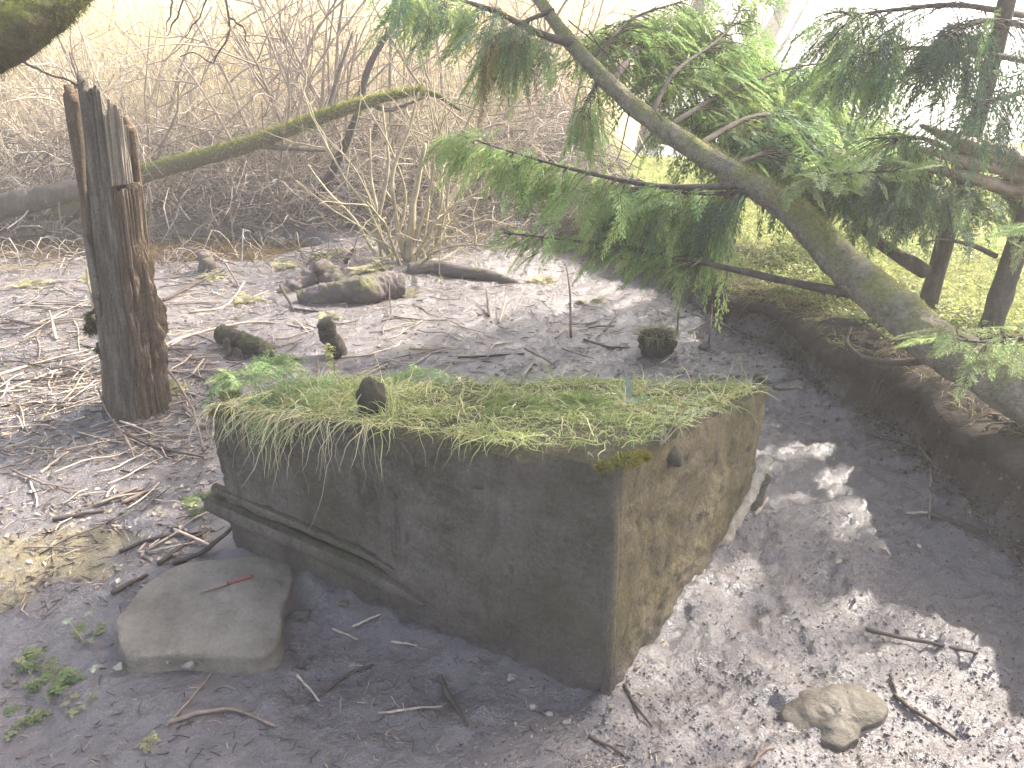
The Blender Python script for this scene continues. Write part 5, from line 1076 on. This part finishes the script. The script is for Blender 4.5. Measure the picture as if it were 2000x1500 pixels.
# small weeds on the mud
def weed(u, v, n, size, label, cols, up=1.0):
    p = PG(u, v); t = thing('weed', label, 'plant', tuple(p)); a = rng.uniform(0, 2*np.pi, n); fw = np.stack([np.cos(a), np.sin(a), rng.uniform(.1, up, n)], -1)
    og = p+np.stack([np.cos(a), np.sin(a), 0*a], -1)*rng.uniform(0, size*.6, (n, 1))
    V, F, C = fronds(og, fw, np.tile(np.array([0, 0, 1.]), (n, 1)), size*rng.uniform(.5, 1.2, n), frond_template(4, 0, 55, .2), cols, .4); part(mk('leaf_mass', V, F, M['leaf'], None, C, False, 'stuff'), t)
WG = [(.09, .13, .05), (.13, .17, .065), (.17, .19, .09)]; WY = [(.27, .25, .14), (.21, .215, .10), (.32, .29, .18)]
for u, v, n_, s_, lb, cl in [(100,1335,30,.06,'low leafy weed on the mud left of the boulder',WG), (75,1290,22,.05,'small leafy weed at the left edge above the other weed',WG), (150,1370,8,.035,'pair of pale green leaves below the left weed',WY), (45,1400,18,.05,'small weed near the bottom left',WG), (300,1450,16,.03,'yellowish trailing weed at the bottom left',WY),
                            (395,985,34,.06,'small leafy weed against the left end of the block',WG), (480,590,40,.09,'pale leafy weed before the root mound',WY), (720,530,60,.12,'yellow grass clump at the foot of the willow clump',WY), (640,500,40,.12,'pale grass tuft on the root mound',WY), (640,620,26,.07,'small weed below the muddy log',WY), (800,575,30,.07,'pale weed at the cut end of the muddy log',WY),
                            (60,560,30,.10,'pale dead weed at the left edge by the stream',WY), (170,548,26,.08,'pale weed between the post and the stream',WY), (420,540,26,.09,'pale weed beside the small stream-edge stump',WY), (560,520,34,.10,'pale weed on the stream bank left of the root mound',WY), (340,490,60,.16,'mound of pale weed on the stream bank right of the post',WY), (330,760,30,.06,'pale dead weed right of the post foot',WY), (440,760,26,.05,'small weed behind the left end of the block',WY), (820,680,20,.05,'tiny weed on the open mud',WY), (1150,590,26,.07,'greenish weed patch on the open mud near the bank',WY), (1060,550,40,.08,'greenish weed patch by the end of the half sunk log',WY), (160,1240,10,.05,'small weed seedling by the boulder left side',WG)]:
    weed(u, v, n_, s_, lb, cl)
for (u, v, u2, v2, lb) in [(165,1258,132,1212,'pale round-headed seedling left of the boulder, taller of two'), (180,1235,172,1200,'pale round-headed seedling left of the boulder, shorter of two'), (175,1375,187,1305,'thin seedling stalk below the boulder left corner'), (138,855,127,820,'pale round-headed seedling below the post')]:
    p = PG(u, v); e = PY(u2, v2, p[1]-.01); t = thing('seedling', lb, 'plant', tuple(p)); part(mk_limb('stalk', M['willow'], None, pts=[p, (p+e)/2+np.array([.003, 0, 0]), e], rad=[.0015, .0012, .001], K=8, ns=5), t)
    n_ = 9; a = rng.uniform(0, 6.28, n_); V, F, C = fronds(np.tile(e, (n_, 1)), np.stack([np.cos(a), np.sin(a), .2+0*a], -1), np.tile(np.array([0, 0, 1.]), (n_, 1)), np.full(n_, .014), frond_template(2, 0, 50, .5), [(.30, .34, .24)], .2); part(mk('seed_leaves', V, F, M['leaf'], None, C, False), t)

# ------------------------------------------------------------------ thin fog added round everything to imitate lens glow and lifted shadows
hm = bpy.data.materials.new('lens_veil'); hm.use_nodes = True; n_, l_ = nodes(hm); n_.clear()
ho = n_.new('ShaderNodeOutputMaterial'); hv = n_.new('ShaderNodeVolumePrincipled'); hv.inputs['Color'].default_value = (1.0, .97, .92, 1); hv.inputs['Density'].default_value = HAZE; hv.inputs['Anisotropy'].default_value = .3
l_.new(hv.outputs[0], ho.inputs['Volume'])
x0, x1, y0, y1, z0, z1 = -310, 310, -50, 620, -3.2, 10.5
V = np.array([(x, y, z) for z in (z0, z1) for x, y in ((x0, y0), (x1, y0), (x1, y1), (x0, y1))])
F = np.array([(3, 2, 1, 0), (4, 5, 6, 7), (0, 1, 5, 4), (1, 2, 6, 5), (2, 3, 7, 6), (3, 0, 4, 7)])
o = mk('lens_veil', V, F, hm, None, None, False); o['kind'] = 'stuff'; tag(o, 'thin fog volume added over the whole marsh to imitate lens glow', 'lens_veil')
